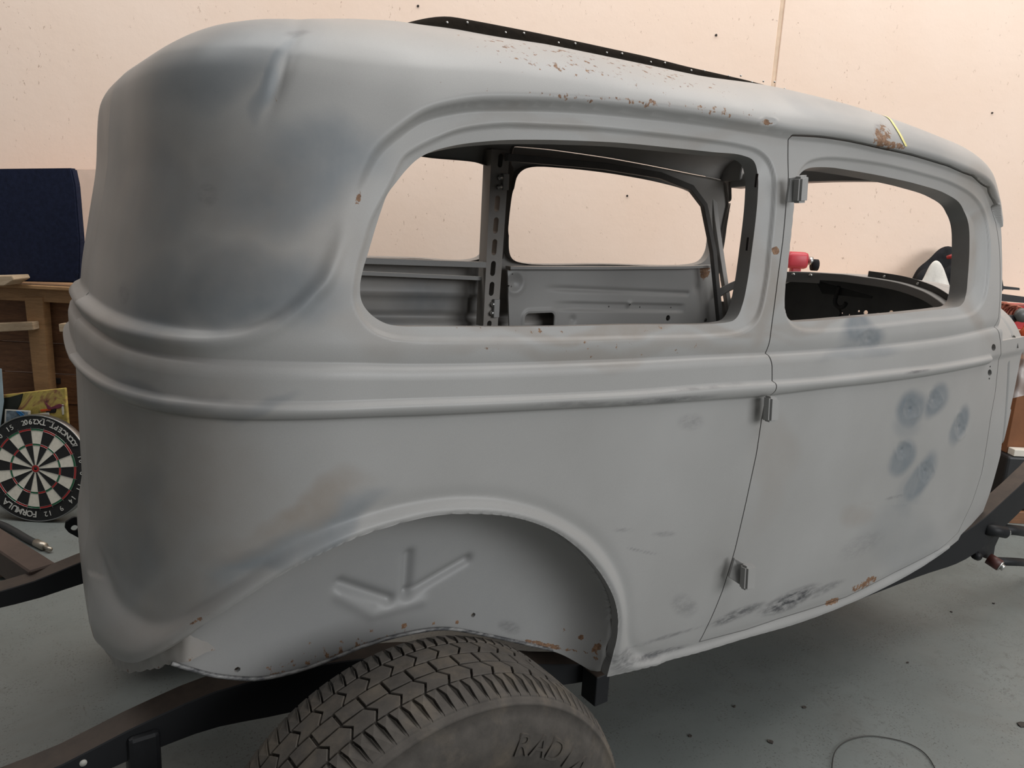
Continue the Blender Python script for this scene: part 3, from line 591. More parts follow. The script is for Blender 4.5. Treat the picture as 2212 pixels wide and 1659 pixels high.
FL3 = np.where((sQ3 < .03) | (sD3 < .03), .03, .012)
far_shell = carpart(sheet('body_shell', P3, N3, np.minimum.reduce([k3, ap3, sQ3, sFD - .0016, roof_hole(P3)]), PRIMER, None, FL3, W3))
far_shell['label'] = 'far half of the body shell, seen from inside'
far_door = carpart(sheet('door', P3, N3, np.minimum.reduce([-sFD - .0016, sD3, k3]), PRIMER, None, FL3, W3)); far_door['label'] = 'far side door, seen from inside'


# ---------------------------------------------------------------- more of the car
BLK = mat('chassis_black', (.012, .0125, .014, 1), .5, 0, .3, 20, .0004, .25)
def mat_rail():
    m = bpy.data.materials.new('chassis_paint_dusty'); nt, N, L, b = nodes(m); v = coords(nt)
    g = N.new('ShaderNodeNewGeometry'); sx = N.new('ShaderNodeSeparateXYZ'); L.new(g.outputs['True Normal'], sx.inputs[0])
    k = mth(nt, 'MULTIPLY', ramp(nt, sx.outputs[2], [(.75, (0,) * 3), (.95, (1,) * 3)]), ramp(nt, noise(nt, 18, 5, .7, v), [(.25, (.5,) * 3), (.6, (1,) * 3)]))
    c = mix(nt, k, (.012, .0125, .014, 1), (.060, .046, .037, 1)); L.new(c, b.inputs['Base Color']); b.inputs['Roughness'].default_value = .55; b.inputs['Specular IOR Level'].default_value = .25; return m
RAIL = mat_rail()
STEEL = mat('zinc_bolt', (.55, .55, .53, 1), .35, .9, .1, 40)
INNER = mat('dark_inner_paint', (.075, .073, .07, 1), .6, 0, .2, 10, .0005)
def sweep_rect(name, pts, w, h, material, parent=None, side=None):
    """bar of width w (across) and height h (below the path), both may vary"""
    P = np.asarray(pts, float); n = len(P); w = np.broadcast_to(w, n); h = np.broadcast_to(h, n); T = np.gradient(P, axis=0); V = []; F = []
    for i in range(n):
        t = T[i] / np.linalg.norm(T[i]); s = np.cross(t, _Z); s /= np.linalg.norm(s); s = s if side is None else s * np.sign(s @ np.asarray(side)); up = np.cross(s, t); up *= np.sign(up[2])
        V += [P[i], P[i] + s * w[i], P[i] + s * w[i] - up * h[i], P[i] - up * h[i]]
    for i in range(n - 1):
        for k in range(4): F.append([i * 4 + k, i * 4 + (k + 1) % 4, i * 4 + 4 + (k + 1) % 4, i * 4 + 4 + k])
    F += [[0, 1, 2, 3], [4 * n - 1, 4 * n - 2, 4 * n - 3, 4 * n - 4]]
    o = pmesh(name, V, F, material, parent)
    bm = bmesh.new(); bm.from_mesh(o.data); bmesh.ops.bevel(bm, geom=[e for e in bm.edges], offset=min(w.min(), h.min()) * .06, segments=1, affect='EDGES'); bm.to_mesh(o.data); bm.free()
    return o
# roof covering and its tacks
ix = np.arange(-.815, .615, .012); iy = np.arange(.24, .925, .0085); IX, IY = np.meshgrid(ix, iy, indexing='ij')
jx = np.argmin(np.abs(vs - 1.684)); ex_, ez_ = P1[:, jx, 0], P1[:, jx, 2]; o_ = np.argsort(ex_); ez = np.interp(IX, ex_[o_], ez_[o_])
hb = .030 * sstep(-.82, -.66, IX) * sstep(.42, -.20, IX) + .002; dy_ = .335 - np.abs(IY - HW)
IP = np.stack([IX, IY, ez - .006 + (hb + .006) * (1 - np.exp(-np.clip(dy_, 0, 1) / .022)) + .012 * np.clip(dy_ / .335, 0, 1)], -1); IN = np.zeros_like(IP); IN[..., 2] = 1
ri = carpart(sheet('roof_insert', IP, IN, -roof_hole(IP) + .006, mat('black_roof_fabric', (.0085, .0065, .0045, 1), 1.0, 0, .4, 60, .001, .05), None, np.full(IX.shape, .012)))
ri['label'] = 'black fabric roof insert'
tk = None
for i in range(24):
    x = -.70 + i * .042; z = float(np.interp(x, ex_[o_], ez_[o_]))
    if tk is None:
        bm = bmesh.new(); bmesh.ops.create_icosphere(bm, subdivisions=1, radius=.0026); tk = bm_obj('tack', bm, STEEL, None, True); o = tk
    else: o = tk.copy(); COL.objects.link(o)
    o.location = (x, .258, z + .010 + .006 * math.sin(i * 2.1)); carpart(o, ri); o.matrix_parent_inverse = CARINV @ Matrix.Identity(4) if False else Matrix.Identity(4)
# strip of masking tape over the roof edge
tp = spline(UV([(1902, 246), (1917, 257), (1929, 279), (1938, 303), (1944, 320)])); TV = []; TF = []
for i, (u, v) in enumerate(tp):
    w_ = .0058
    for du in (-w_, w_):
        q = surf(np.array([[u + du]]), np.array([[v]])); nn = normal(np.full((3, 3), u + du) + np.linspace(0, 1e-5, 9).reshape(3, 3), np.full((3, 3), v))[0, 0]; nn = nn if nn[1] < .2 else -nn
        rl = relief(np.array([[u + du]]), np.array([[v]]), proj(q)); TV.append(q[0, 0] + nn * (rl[0, 0] + .0016))
for i in range(len(tp) - 1): TF.append([2 * i, 2 * i + 1, 2 * i + 3, 2 * i + 2])
carpart(pmesh('masking_tape', TV, TF, mat('yellow_tape', 'D8CE86', .6, 0, .08), None, True))['label'] = 'strip of pale yellow masking tape'
# hinges
def hinge(leaf, kn, yl, yr, yk):
    L4 = [on_y(*leaf[0], yl), on_y(*leaf[1], yr), on_y(*leaf[2], yr), on_y(*leaf[3], yl)]
    o = prism('hinge', L4, np.array([.004, .007, 0]), PLAIN, None, .0012); carpart(o); o['label'] = 'exposed primer-grey door hinge'
    a, b, c, d = [on_y(*p, yk) for p in kn]; wv = (b - a); p = prism('knuckle', [a, b, c, d], np.array([.0, .022, 0]), PLAIN, None, .005); carpart(p, o); p.matrix_parent_inverse = CARINV if False else Matrix.Identity(4)
    return o
hinge([(1706, 385), (1740, 379), (1737, 437), (1699, 437)], [(1731, 382), (1750, 377), (1746, 438), (1727, 439)], .022, .000, -.004)
hinge([(1656, 859), (1672, 858), (1667, 912), (1648, 907)], [(1666, 857), (1686, 860), (1684, 911), (1663, 914)], -.014, -.034, -.040)
hinge([(1586, 1206), (1620, 1226), (1616, 1275), (1574, 1247)], [(1614, 1226), (1636, 1221), (1633, 1274), (1611, 1278)], -.012, -.040, -.050)

# cowl
cdy = np.array([0, .004, .016, .042, .070, .13, .22, .35, .56]); cdz = np.array([0, .015, .035, .070, .095, .13, .16, .178, .185]); cs_ = np.linspace(0, 1, 9)
tt = np.linspace(0, 2, 81); cx = np.linspace(1.04, 1.425, 60); CX, CT = np.meshgrid(cx, tt, indexing='ij'); th_ = np.where(CT <= 1, CT, 2 - CT)
ybx = np.interp(CX, _q[::-1, 0], _q[::-1, 1]); cy = ybx + pchip(cs_, cdy, th_) * (HW - ybx) / .56; CY = np.where(CT <= 1, cy, 2 * HW - cy); CZ = 1.022 + pchip(cs_, cdz, th_) + .012 * (1.2 - CX)
CZ -= .007 * np.exp(-((CX - 1.345) / .006) ** 2)
CP = np.stack([CX, CY, CZ], -1); CN = np.zeros_like(CP); CN[..., 2] = 1
rear = 1.055 + .125 * (1 - ((CY - HW) / .5) ** 2); rear = np.maximum(rear, np.where(CZ < 1.12, 1.17, 0)); W0 = np.zeros(CX.shape + (4,)); W0[..., 1] = .25
cowl = carpart(sheet('cowl_top', CP, CN, np.minimum(CX - rear, 1.42 - CX), PRIMER, None, np.full(CX.shape, .012), W0))
yy_ = np.linspace(.085, 1.075, 60); dpath = np.stack([1.055 + .125 * (1 - ((yy_ - HW) / .5) ** 2), yy_, 1.022 + .012 * (1.2 - 1.1) + pchip(cdy, cdz, np.where(yy_ < HW, yy_ - .04, 2 * HW - yy_ - .04)) + .003], -1)
dash = carpart(sweep_rect('dash_rail', dpath, .035, .028, PLAIN, None, (-1, 0, 0))); dash['label'] = 'dusty windscreen ledge above the dash'
lp = carpart(sweep_rect('dash_bracket', [p - np.array([.036, 0, .004]) for p in dpath if .66 < p[1] < .82], .006, .036, PLAIN)); 
for yv in (.70, .77):
    p = dpath[np.argmin(np.abs(dpath[:, 1] - yv))]; carpart(tube('stud', [p + np.array([-.045, 0, -.012]), p + np.array([-.03, 0, -.012])], .006, STEEL, None, 8), lp).matrix_parent_inverse = Matrix.Identity(4)
lipp = [p + np.array([-.004, 0, .020]) for p in dpath if .095 < p[1] < .52]
lip = carpart(sweep_rect('windscreen_lip', lipp, .003, .022, INNER))
for k_ in (.15, .5, .85):
    p = lipp[int(k_ * (len(lipp) - 1))] + np.array([-.006, 0, -.011]); s_ = tube('screw', [p, p + np.array([.004, 0, 0])], .0045, STEEL, None, 8); s_.parent = lip
# firewall with its holes, floor pan
fy = np.arange(.09, 1.08, .005); fz = np.arange(.40, 1.21, .005); FY, FZ = np.meshgrid(fy, fz, indexing='ij'); fph = np.minimum.reduce([FY - .095, 1.07 - FY, FZ - .405, 1.022 + pchip(cdy, cdz, np.clip(np.where(FY < HW, FY - .07, 2 * HW - FY - .07), 0, .56)) - .004 - FZ])
for x, y, r in ((1819, 676, 2), (1834, 680, 2), (1855, 672, 2.6), (1870, 675, 5), (1896, 680, 4.2), (1925, 675, 4.6)):
    h = on_x(x, y, 1.38); fph = np.minimum(fph, np.hypot(FY - h[1], FZ - h[2]) - r / FPX * 3.0)
FP = np.stack([np.full(FY.shape, 1.38), FY, FZ], -1); FN = np.zeros_like(FP); FN[..., 0] = -1
carpart(sheet('firewall', FP, FN, fph, mat('firewall_paint', (.30, .295, .285, 1), .6, 0, .15, 10), None, np.full(FY.shape, .004)))['label'] = 'dark firewall with a row of round holes'
carpart(box('floor_pan', (.44, HW, .452), (1.8, .74, .012), INNER))  # dark sheet added to close the cabin to light from below
# bracket hanging under the dash
pb = [on_x(1762, 606, 1.27), on_x(1884, 640, 1.27), on_x(1882, 645, 1.27), on_x(1776, 634, 1.27)]
br = carpart(prism('column_bracket', pb, np.array([.004, 0, 0]), INNER)); hk = spline([on_x(*p, 1.26) for p in [(1812, 618), (1806, 640), (1804, 655), (1812, 664), (1822, 662), (1828, 654)]])
tube('hook', hk, .008, INNER, br, 8)
carpart(tube('wiring', spline([on_x(*p, 1.30) for p in [(1812, 664), (1816, 676), (1811, 690), (1812, 705)]]), .004, INNER, None, 6), br).matrix_parent_inverse = Matrix.Identity(4)
# windscreen header
hy = np.linspace(.15, 1.04, 40); hz = 1.525 - .03 * ((hy - HW) / .52) ** 2; hx = 1.075 + .02 * (1 - ((hy - HW) / .52) ** 2)
hd = carpart(sweep_rect('windscreen_header', np.stack([hx - .06, hy, hz + .055], -1), .07, .05, PLAIN, None, (1, 0, 0))); hd['label'] = 'header panel over the windscreen opening'
carpart(prism('header_gusset', [on_x(*p, 1.0) for p in [(1505, 352), (1530, 336), (1580, 332), (1606, 350), (1598, 388), (1560, 392), (1528, 388)]], np.array([.03, .01, 0]), PLAIN, None, .003))
# far windscreen post
carpart(sweep_rect('windscreen_post', [on_y(1546, 400, 1.085), on_y(1553, 470, 1.085), on_y(1563, 540, 1.085), on_y(1572, 600, 1.085), on_y(1590, 720, 1.085)], .02, .024, PLAIN, None, (0, 1, 0)))
# far door's inner panel with its ribs and holes
YD = 2 * HW - .075
def F2(px, py, y=YD): q = on_y(px, py, y); return np.array([q[0], q[2]])
px_ = [F2(1096, 576), F2(1300, 577), F2(1470, 576), F2(1535, 573), F2(1550, 650), F2(1556, 705), np.array([1.05, .55]), np.array([.08, .55])]
gx = np.arange(min(p[0] for p in px_) - .01, max(p[0] for p in px_) + .01, .004); gz = np.arange(.54, max(p[1] for p in px_) + .01, .004); GX, GZ = np.meshgrid(gx, gz, indexing='ij')
dph = -poly_sd(np.array(px_), GX, GZ); off = np.zeros(GX.shape)
d, s, al, tot = pl_dist(np.array([F2(1170, 622), F2(1485, 634)]), GX, GZ); off += .009 * np.exp(-(d / .008) ** 2) * sstep(0, .12, al)
d, s, al, tot = pl_dist(np.array([F2(1185, 661), F2(1482, 666)]), GX, GZ); off += .010 * sstep(.020, .008, d) * sstep(0, .14, al) * sstep(tot + .001, tot - .05, al)
h = F2(1113, 610); r_ = np.hypot(GX - h[0], GZ - h[1]); off += .008 * np.exp(-(r_ / .022) ** 2) - .003 * np.exp(-((r_ - .034) / .01) ** 2)
h = F2(1505, 622); r_ = np.hypot(GX - h[0], GZ - h[1]); off += .004 * np.exp(-(r_ / .02) ** 2)
h = F2(1237, 690); r_ = np.hypot((GX - h[0]), GZ - h[1]); off += .010 * np.exp(-(r_ / .014) ** 2)
h = F2(1360, 658); r_ = np.hypot(GX - h[0], GZ - h[1]); off -= .012 * np.exp(-(r_ / .010) ** 2)
hc = F2(1165, 705); rect = np.maximum(np.abs(GX - hc[0]) - .062, np.abs(GZ - hc[1]) - .045); rect = np.hypot(np.maximum(np.abs(GX - hc[0]) - .047, 0), np.maximum(np.abs(GZ - hc[1]) - .030, 0)) - .017
off -= .004 * np.exp(-((rect - .008) / .006) ** 2); dph = np.minimum(dph, rect)
for x, y, r in ((1443, 687, .0115), (1524, 692, .009), (1319, 663, .0035), (1360, 658, .0045), (1386, 664, .0035), (1453, 665, .0035), (1100, 617, .003), (1106, 592, .003), (1106, 619, .003)):
    h = F2(x, y); dph = np.minimum(dph, np.hypot(GX - h[0], GZ - h[1]) - r)
DP = np.stack([GX, YD + off, GZ], -1); DN = np.zeros_like(DP); DN[..., 1] = -1; WD = np.zeros(GX.shape + (4,)); WD[..., 2] = 1.5 * np.exp(-(np.hypot(GX - px_[3][0] + .03, GZ - px_[3][1] + .03) / .03) ** 2) + .9 * np.exp(-(np.hypot(GX - px_[0][0] - .01, GZ - px_[0][1]) / .02) ** 2) + .5 * np.exp(-((GZ - px_[1][1]) / .008) ** 2)
ip = carpart(sheet('inner_panel', DP, DN, dph, PRIMER, None, np.full(GX.shape, .006), WD), far_door); ip.matrix_parent_inverse = Matrix.Identity(4); ip['label'] = 'ribbed inner panel of the far door'
sweep_rect('sill_lip', [on_y(*p, YD - .004) for p in [(1092, 574), (1300, 575), (1470, 574), (1537, 571)]], .03, .010, PLAIN, far_door)
# far centre post, a channel with oval holes
YP = 1.055; pw = [F2(1062, 322, YP), F2(1101, 326, YP), F2(1075, 706, YP), F2(1044, 706, YP)]
gx = np.arange(-.14, .12, .003); gz = np.arange(.98, 1.60, .003); GX, GZ = np.meshgrid(gx, gz, indexing='ij'); pph = -poly_sd(np.array([pw[0], pw[1], pw[2], pw[3]]), GX, GZ)
for x, y, w_, h_ in ((1081, 347, 6, 15), (1074, 440, 6.5, 18), (1071, 487, 6.5, 18), (1068, 534, 6.5, 18), (1065, 580, 6.5, 17), (1062, 624, 6.5, 16), (1057, 700, 6, 8)):
    h = F2(x, y, YP); sc = 2.35 / FPX; pph = np.minimum(pph, np.hypot(GX - h[0] - (GZ - h[1]) * .06, np.maximum(np.abs(GZ - h[1]) - (h_ - w_) * sc, 0)) - w_ * sc)
off = .012 * np.exp(-((GX - (GZ - 1.3) * .06 + .085) / .01) ** 2) * 0
PP = np.stack([GX, np.full(GX.shape, YP), GZ], -1); PN = np.zeros_like(PP); PN[..., 1] = -1
post = carpart(sheet('centre_post', PP, PN, pph, PRIMER, None, np.full(GX.shape, .045), np.full(GX.shape + (4,), 0.) + np.array([0, .7, 0, 0]))); post['label'] = 'far centre post with a ladder of oval holes'
for (x, y) in ((1078, 384), (1077, 404), (1063, 657), (1061, 676)):
    q = on_y(x, y, YP); tube('bolt', [q, q + np.array([0, -.012, 0])], .009, STEEL, post, 6)
for (x, y, h_) in ((1091, 393, .05), (1071, 666, .06)):
    q = on_y(x, y, YP - .006); carpart(box('hinge_strap', q, (.022, .014, h_), PLAIN, None, None, .002), post).matrix_parent_inverse = Matrix.Identity(4)
carpart(sweep_rect('glass_channel', [on_y(1046, 572, 1.03), on_y(1036, 706, 1.03)], .018, .016, PLAIN, None, (1, 0, 0)))
sweep_rect('glass_channel', [on_y(1090, 332, 1.03), on_y(1300, 352, 1.03), on_y(1420, 372, 1.03), on_y(1490, 400, 1.03), on_y(1520, 440, 1.03), on_y(1540, 540, 1.03), on_y(1556, 706, 1.03)], .02, .022, INNER, far_door)
# belt rail inside the far quarter
carpart(sweep_rect('belt_rail', [on_y(700, 552, 1.075), on_y(800, 556, 1.075), on_y(1040, 565, 1.075)], .03, .018, PLAIN))
carpart(sweep_rect('belt_rail', [on_y(700, 582, 1.10), on_y(800, 586, 1.10), on_y(1040, 597, 1.10)], .02, .012, PLAIN))

# ---------------------------------------------------------------- chassis
rx = np.array([-1.75, -1.55, -1.39, -1.284, -1.139, -1.0, -.8, -.6, -.45, -.3, 0, .6, 1.1, 1.3, 1.45, 1.6, 1.75, 1.9]); rz = np.array([.445, .463, .48, .507, .530, .525, .49, .425, .37, .345, .335, .332, .345, .375, .425, .475, .52, .55])
ry = np.array([.2, .2, .2, .2, .2, .2, .2, .2, .18, .15, .13, .115, .10, .085, .075, .075, .08, .1]); rh = np.array([.034, .036, .045, .056, .072, .085, .085, .08, .06, .045, .04, .075, .09, .115, .12, .12, .12, .12])
tx = np.linspace(-1.75, 1.9, 80); rp = np.stack([tx, pchip(rx, ry, tx), pchip(rx, rz, tx)], -1); rhh = pchip(rx, rh, tx)
rl = carpart(sweep_rect('chassis_rail', rp, .058, rhh, RAIL, None, (0, 1, 0))); rl['label'] = 'near black chassis rail with dust on top'
rk = tx < 1.45; rm = rp[rk].copy(); rm[:, 1] = 2 * HW - rm[:, 1]; rr = carpart(sweep_rect('chassis_rail', rm, .058, rhh[rk], RAIL, None, (0, -1, 0))); rr['label'] = 'far black chassis rail'
a_, b_ = on_z(122, 1216, .492), on_z(-150, 1043, .492); brc = carpart(sweep_rect('chassis_brace', [a_, (a_ + b_) / 2, b_], .06, .07, mat('brown_primer_beam', (.058, .037, .028, 1), .6, 0, .25, 15), None, (-1, 0, 0))); brc['label'] = 'brown diagonal brace off the far rail'
carpart(box('cross_member', (.55, HW, .29), (.08, .84, .07), BLK)); carpart(tube('axle', [(-.905, -.02, .34), (-.905, 1.18, .34)], .04, BLK, None, 14))
q = on_y(313, 1618, .19); carpart(box('spring_hanger', (q[0], .212, q[2] - .035), (.05, .045, .12), BLK, None, None, .008))
q = on_y(180, 1649, .198); s_ = tube('rail_hole', [q, q + np.array([0, .004, 0])], .0055, mat('pale_floor_through_hole', 'B9B7AE', .7), rl, 12)
q = on_y(1286, 1478, .12); carpart(box('body_mount', q, (.04, .05, .075), RAIL, None, None, .003))
q0 = [on_y(*p, .90) for p in [(142, 1128), (158, 1118), (185, 1119), (185, 1165), (170, 1162), (148, 1150), (140, 1140)]]
gx = np.linspace(q0[0][0] - .02, q0[2][0] + .04, 40); gz = np.linspace(q0[4][2] - .03, q0[1][2] + .02, 40); GX, GZ = np.meshgrid(gx, gz, indexing='ij'); hh = on_y(161, 1141, .90)
bp = np.minimum(-poly_sd(np.array([p[[0, 2]] for p in q0]), GX, GZ), np.hypot(GX - hh[0], GZ - hh[2]) - .0075)
carpart(sheet('bumper_bracket', np.stack([GX, np.full(GX.shape, .90), GZ], -1), np.broadcast_to(np.array([0, -1., 0]), GX.shape + (3,)), bp, BLK, None, np.full(GX.shape, .008), smooth=False))
# front suspension
carpart(prism('arm_bracket', [on_y(*p, .095) for p in [(2108, 1150), (2165, 1120), (2163, 1152), (2150, 1180), (2145, 1212), (2108, 1198)]], np.array([0, .02, 0]), BLK, None, .002))
def bush(a, b, r, m, bolt):
    A_, B_ = on_y(*a, .085), on_y(*b, .045); o = carpart(tube('bushing', [A_, B_], r, m, None, 16)); d = (B_ - A_) / np.linalg.norm(B_ - A_)
    tube('washer', [B_, B_ + d * .004], r * .85, STEEL, o, 16); tube('bolt_head', [B_ + d * .004, B_ + d * .014], r * .55, STEEL, o, 6); return B_
B1 = bush((2126, 1142), (2172, 1150), .021, BLK, 0); B2 = bush((2135, 1206), (2160, 1222), .021, mat('red_bush', (.075, .02, .015, 1), .5), 0)
carpart(tube('control_arm', [on_y(2160, 1142, .10), on_y(2200, 1146, .11), on_y(2235, 1152, .12)], .02, BLK, None, 12)); carpart(tube('control_arm', [on_y(2150, 1212, .10), on_y(2200, 1214, .11), on_y(2235, 1217, .12)], .016, BLK, None, 12))
carpart(tube('steering_shaft', [on_y(2106, 1198, .10), on_y(2112, 1202, .10)], .016, BLK, None, 10))

# ---------------------------------------------------------------- rear wheel
TC = np.array([-.905, -.12, .34]); TR = .34; YN, YF = -.218, -.024; RUB = mat('tyre_rubber', (.062, .055, .048, 1), .75, 0, .25, 35, .0006, .3, '5E564C')
wheel = carpart(empty('wheel')); wheel.location = (0, 0, 0)
MT = basis((1, 0, 0), (0, 0, 1), (0, -1, 0), TC)   # local z towards the camera
hw_ = (YF - YN) / 2; tprof = [(.195, -.085), (.205, -.105), (.235, -.118), (.27, -.120), (.30, -.112), (.318, -.103), (TR - .012, -hw_ + .004), (TR - .0095, -hw_ * .6), (TR - .009, 0), (TR - .0095, hw_ * .6), (TR - .012, hw_ - .004), (.322, .102), (.3195, .1035), (.3175, .1065), (.3155, .1045), (.30, .112), (.27, .120), (.235, .118), (.205, .105), (.195, .085)]
tyre = lathe('tyre', tprof, MT, RUB, wheel, 120); tyre['label'] = 'dusty road tyre with raised sidewall lettering'
def tsurf(th, y, dr=0.):
    e = abs(y) / hw_; r = TR - .0035 * e ** 2 - .010 * max(0, e - .9) / .1 + dr
    return MT @ Vector((r * math.sin(th), r * math.cos(th), y))
NP = 54; PT = 2 * math.pi / NP; TV = []; TF = []
def block(poly, dth):
    """poly: (fraction of a pitch, y) outline of one tread block"""
    b0 = len(TV); n = len(poly); cx_ = sum(p[0] for p in poly) / n; cy_ = sum(p[1] for p in poly) / n
    for dr, sc in ((-.010, 1.03), (-.0012, 1.0), (0., .95)):
        for t, y in poly: TV.append(tsurf(dth + (cx_ + (t - cx_) * sc) * PT, cy_ + (y - cy_) * sc, dr))
    for l in (0, n):
        for i in range(n): TF.append([b0 + l + i, b0 + l + (i + 1) % n, b0 + l + n + (i + 1) % n, b0 + l + n + i])
    TF.append([b0 + 2 * n + i for i in range(n)])
for k in range(NP):
    th = k * PT
    block([(.0, -.0135), (.45, -.0130), (.90, -.0115), (.94, .0135), (.49, .0130), (.04, .0115)], th)                                  # centre rib
    for s in (1, -1):
        y = lambda v: s * v
        o = 0 if s > 0 else .45
        block([(o, y(.0162)), (o + .90, y(.0162)), (o + 1.20, y(.032)), (o + .98, y(.0485)), (o + .08, y(.0485)), (o + .30, y(.032))], th)   # chevron blocks
        for h in (0, .5):
            block([(o + h, y(.0515)), (o + h + .40, y(.0515)), (o + h + .53, y(.070)), (o + h + .56, y(.0972)), (o + h + .14, y(.0972)), (o + h + .11, y(.070))], th)  # shoulder lugs
tr_ = pmesh('tread', TV, TF, RUB, tyre)
dT = on_y(1195, 1612, -.239); ang = math.atan2(dT[0] - TC[0], dT[2] - TC[2])
arc_text('sidewall_lettering', 'RADIAL', .262, ang + .10, .052, MT @ Matrix.Translation((0, 0, .1195)), RUB, tyre, False, .0022, 1.12, 0)
rim = lathe('rim', [(.0, .03), (.06, .035), (.07, .055), (.12, .05), (.16, .02), (.185, .03), (.19, .07), (.2, .085), (.2, -.085), (.185, -.07)], MT, mat('dark_rim', (.03, .03, .032, 1), .4, .6), wheel, 64)
for k in range(5):
    t = k * 2 * math.pi / 5; p = MT @ Vector((.085 * math.sin(t), .085 * math.cos(t), .05)); tube('wheel_nut', [p, p + Vector((0, -.018, 0))], .011, STEEL, rim, 6)
# the far rear wheel stands behind the car
w2_ = wheel.copy(); COL.objects.link(w2_); w2_.parent = car; w2_.matrix_parent_inverse = CARINV; w2_.location = (0, 2 * HW - 2 * TC[1] + .0, 0); w2_.location = (0, 2 * (HW - TC[1]), 0)
for ch in (tyre, rim):
    c = ch.copy(); COL.objects.link(c); c.parent = w2_; c.matrix_parent_inverse = ch.matrix_parent_inverse
    if ch is tyre:
        d_ = tr_.copy(); COL.objects.link(d_); d_.parent = c

# slots in the near centre post's turned-in edge
for (x, y) in ((1634, 390), (1615, 527), (1606, 660)):
    q = on_y(x, y, .055 if y < 450 else .035); o = carpart(box('slot', q, (.003, .006, .028), mat('dark_hole', '2A2320', .9), None, None, .001), shell); o.matrix_parent_inverse = Matrix.Identity(4)

# ================================================================ things along the wall, left
WOOD_D = mat_wood('brown_ply', '5E3E2A', '8E6444', 5); WOOD_L = mat_wood('pine', '8C6A48', 'B48C62', 6); WOOD_P = mat_wood('pale_pine', 'A98F72', 'CDB89C', 6)
PB = 3.30
def floor_b(px, py, z=0.): q = on_z(px, py, z); return ab(q)[1]
crate = empty('wooden_crate', tuple(at_b(60, 900, PB) * [1, 1, 0])); tag(crate, 'open brown timber crate with pine uprights behind the dartboard', 'crate')
def cpart(o): o.parent = crate; o.matrix_parent_inverse = Matrix.Translation(crate.location).inverted(); return o
aL, aR = ab(at_b(-160, 700, PB))[0], ab(at_b(190, 700, PB))[0]
def zb(py, b, px=80): return at_b(px, py, b)[2]
zt = zb(614, PB); 
cpart(wbox('top_board', aL, aR, PB - .05, PB + .45, zt - .016, zt, WOOD_L)); cpart(wbox('rail', aL, aR, PB - .01, PB + .03, zt - .075, zt - .02, WOOD_L))
cpart(wbox('side_board', aR - .03, aR, PB + .0, PB + .44, .0, zt - .02, WOOD_D)); cpart(wbox('side_board', aL, aL + .03, PB + .0, PB + .44, 0, zt - .02, WOOD_D))
zz = [0.0, .20, .42, .56, .70, zt - .02]
for k in range(5): cpart(wbox('back_board', aL, aR, PB + .06 + .006 * (k % 2), PB + .085, zz[k] + .002, zz[k + 1] - .002, WOOD_D))
cpart(plank('upright', [(52, 642), (92, 642), (108, 842), (118, 960), (82, 960), (74, 842)], PB - .015, .05, WOOD_L))
cpart(plank('cleat', [(-60, 702), (70, 696), (72, 713), (-60, 720)], PB - .06, .045, WOOD_P)); cpart(plank('cleat', [(126, 700), (190, 698), (190, 716), (128, 717)], PB - .06, .045, WOOD_P))
for (x, y) in ((119, 829), (137, 636)): cpart(wbox('hand_slot', *[ab(at_b(x - 10, y, PB + .05))[0], ab(at_b(x + 10, y, PB + .05))[0]], PB + .052, PB + .07, zb(y + 6, PB, x), zb(y - 6, PB, x), mat('dark_hole', '2A2320', .9)))
off = plank('timber_offcut', [(-40, 622), (28, 620), (32, 628), (10, 641), (-40, 640)], PB - .15, .11, WOOD_P); tag(off, 'short pale timber offcut lying on the crate edge', 'timber')
off.location.z = zt + .001 - min(v.co.z for v in off.data.vertices)
pnl = plank('navy_panel', [(-150, 366), (154, 363), (162, 400), (172, 520), (171, 590), (168, 611), (-150, 613)], PB - .03, .045, mat('navy_fabric', (.011, .015, .036, 1), .9, 0, .25, 60, .0006, .2, None), None, .006)
_ = [setattr(v.co, 'z', max(v.co.z, zt + .0015)) for v in pnl.data.vertices]; tag(pnl, 'navy blue fabric-covered panel standing on the crate', 'panel')
sh_ = plank('pale_sheet', [(-150, 366), (420, 364), (420, 1000), (-150, 1000)], PB + .62, .012, mat('pale_pink_sheet', 'E6CBB9', .8, 0, .05), None); tag(sh_, 'pale pink sheet of board leaning behind the navy panel', 'board')
zs0 = min((sh_.matrix_world @ v.co).z for v in sh_.data.vertices)
# painting and cards
def mat_painting(name, cols, sc):
    m = bpy.data.materials.new(name); nt, N, L, b = nodes(m); f = noise(nt, sc, 5, .65, coords(nt), 1.2)
    st = [(.25 + .5 * i / (len(cols) - 1), srgb(c)) for i, c in enumerate(cols)]; L.new(ramp(nt, f, st), b.inputs['Base Color']); b.inputs['Roughness'].default_value = .5; return m
PBP = 3.18
cv = plank('canvas_painting', [(-60, 862), (20, 852), (139, 839), (146, 925), (150, 1010), (-60, 1020)], PBP, .02, mat_painting('painted_canvas', ['2A2A26', '5F5A3A', 'A8954F', 'C2AE5E', '8A5A48', '3A2A30'], 7)); tag(cv, 'yellow and dark abstract canvas leaning on the crate', 'painting')
for pts, m, n in (([(-58, 868), (20, 858), (50, 850), (44, 872), (30, 900), (34, 930), (-58, 940)], 'paint_dark_green', '23261F'), ([(96, 868), (110, 880), (128, 872), (140, 876), (128, 882), (104, 888)], 'paint_magenta', '7A3A4C'), ([(86, 885), (112, 882), (110, 888), (88, 890)], 'paint_orange', 'C8552A'), ([(98, 886), (122, 880), (120, 892), (100, 893)], 'paint_black', '1E1A1C'), ([(132, 874), (137, 873), (138, 896), (134, 897)], 'paint_white', 'D8D4C8')):
    o = plank('brush_stroke', pts, PBP - .002, .003, mat(m, n, .5)); o.parent = cv
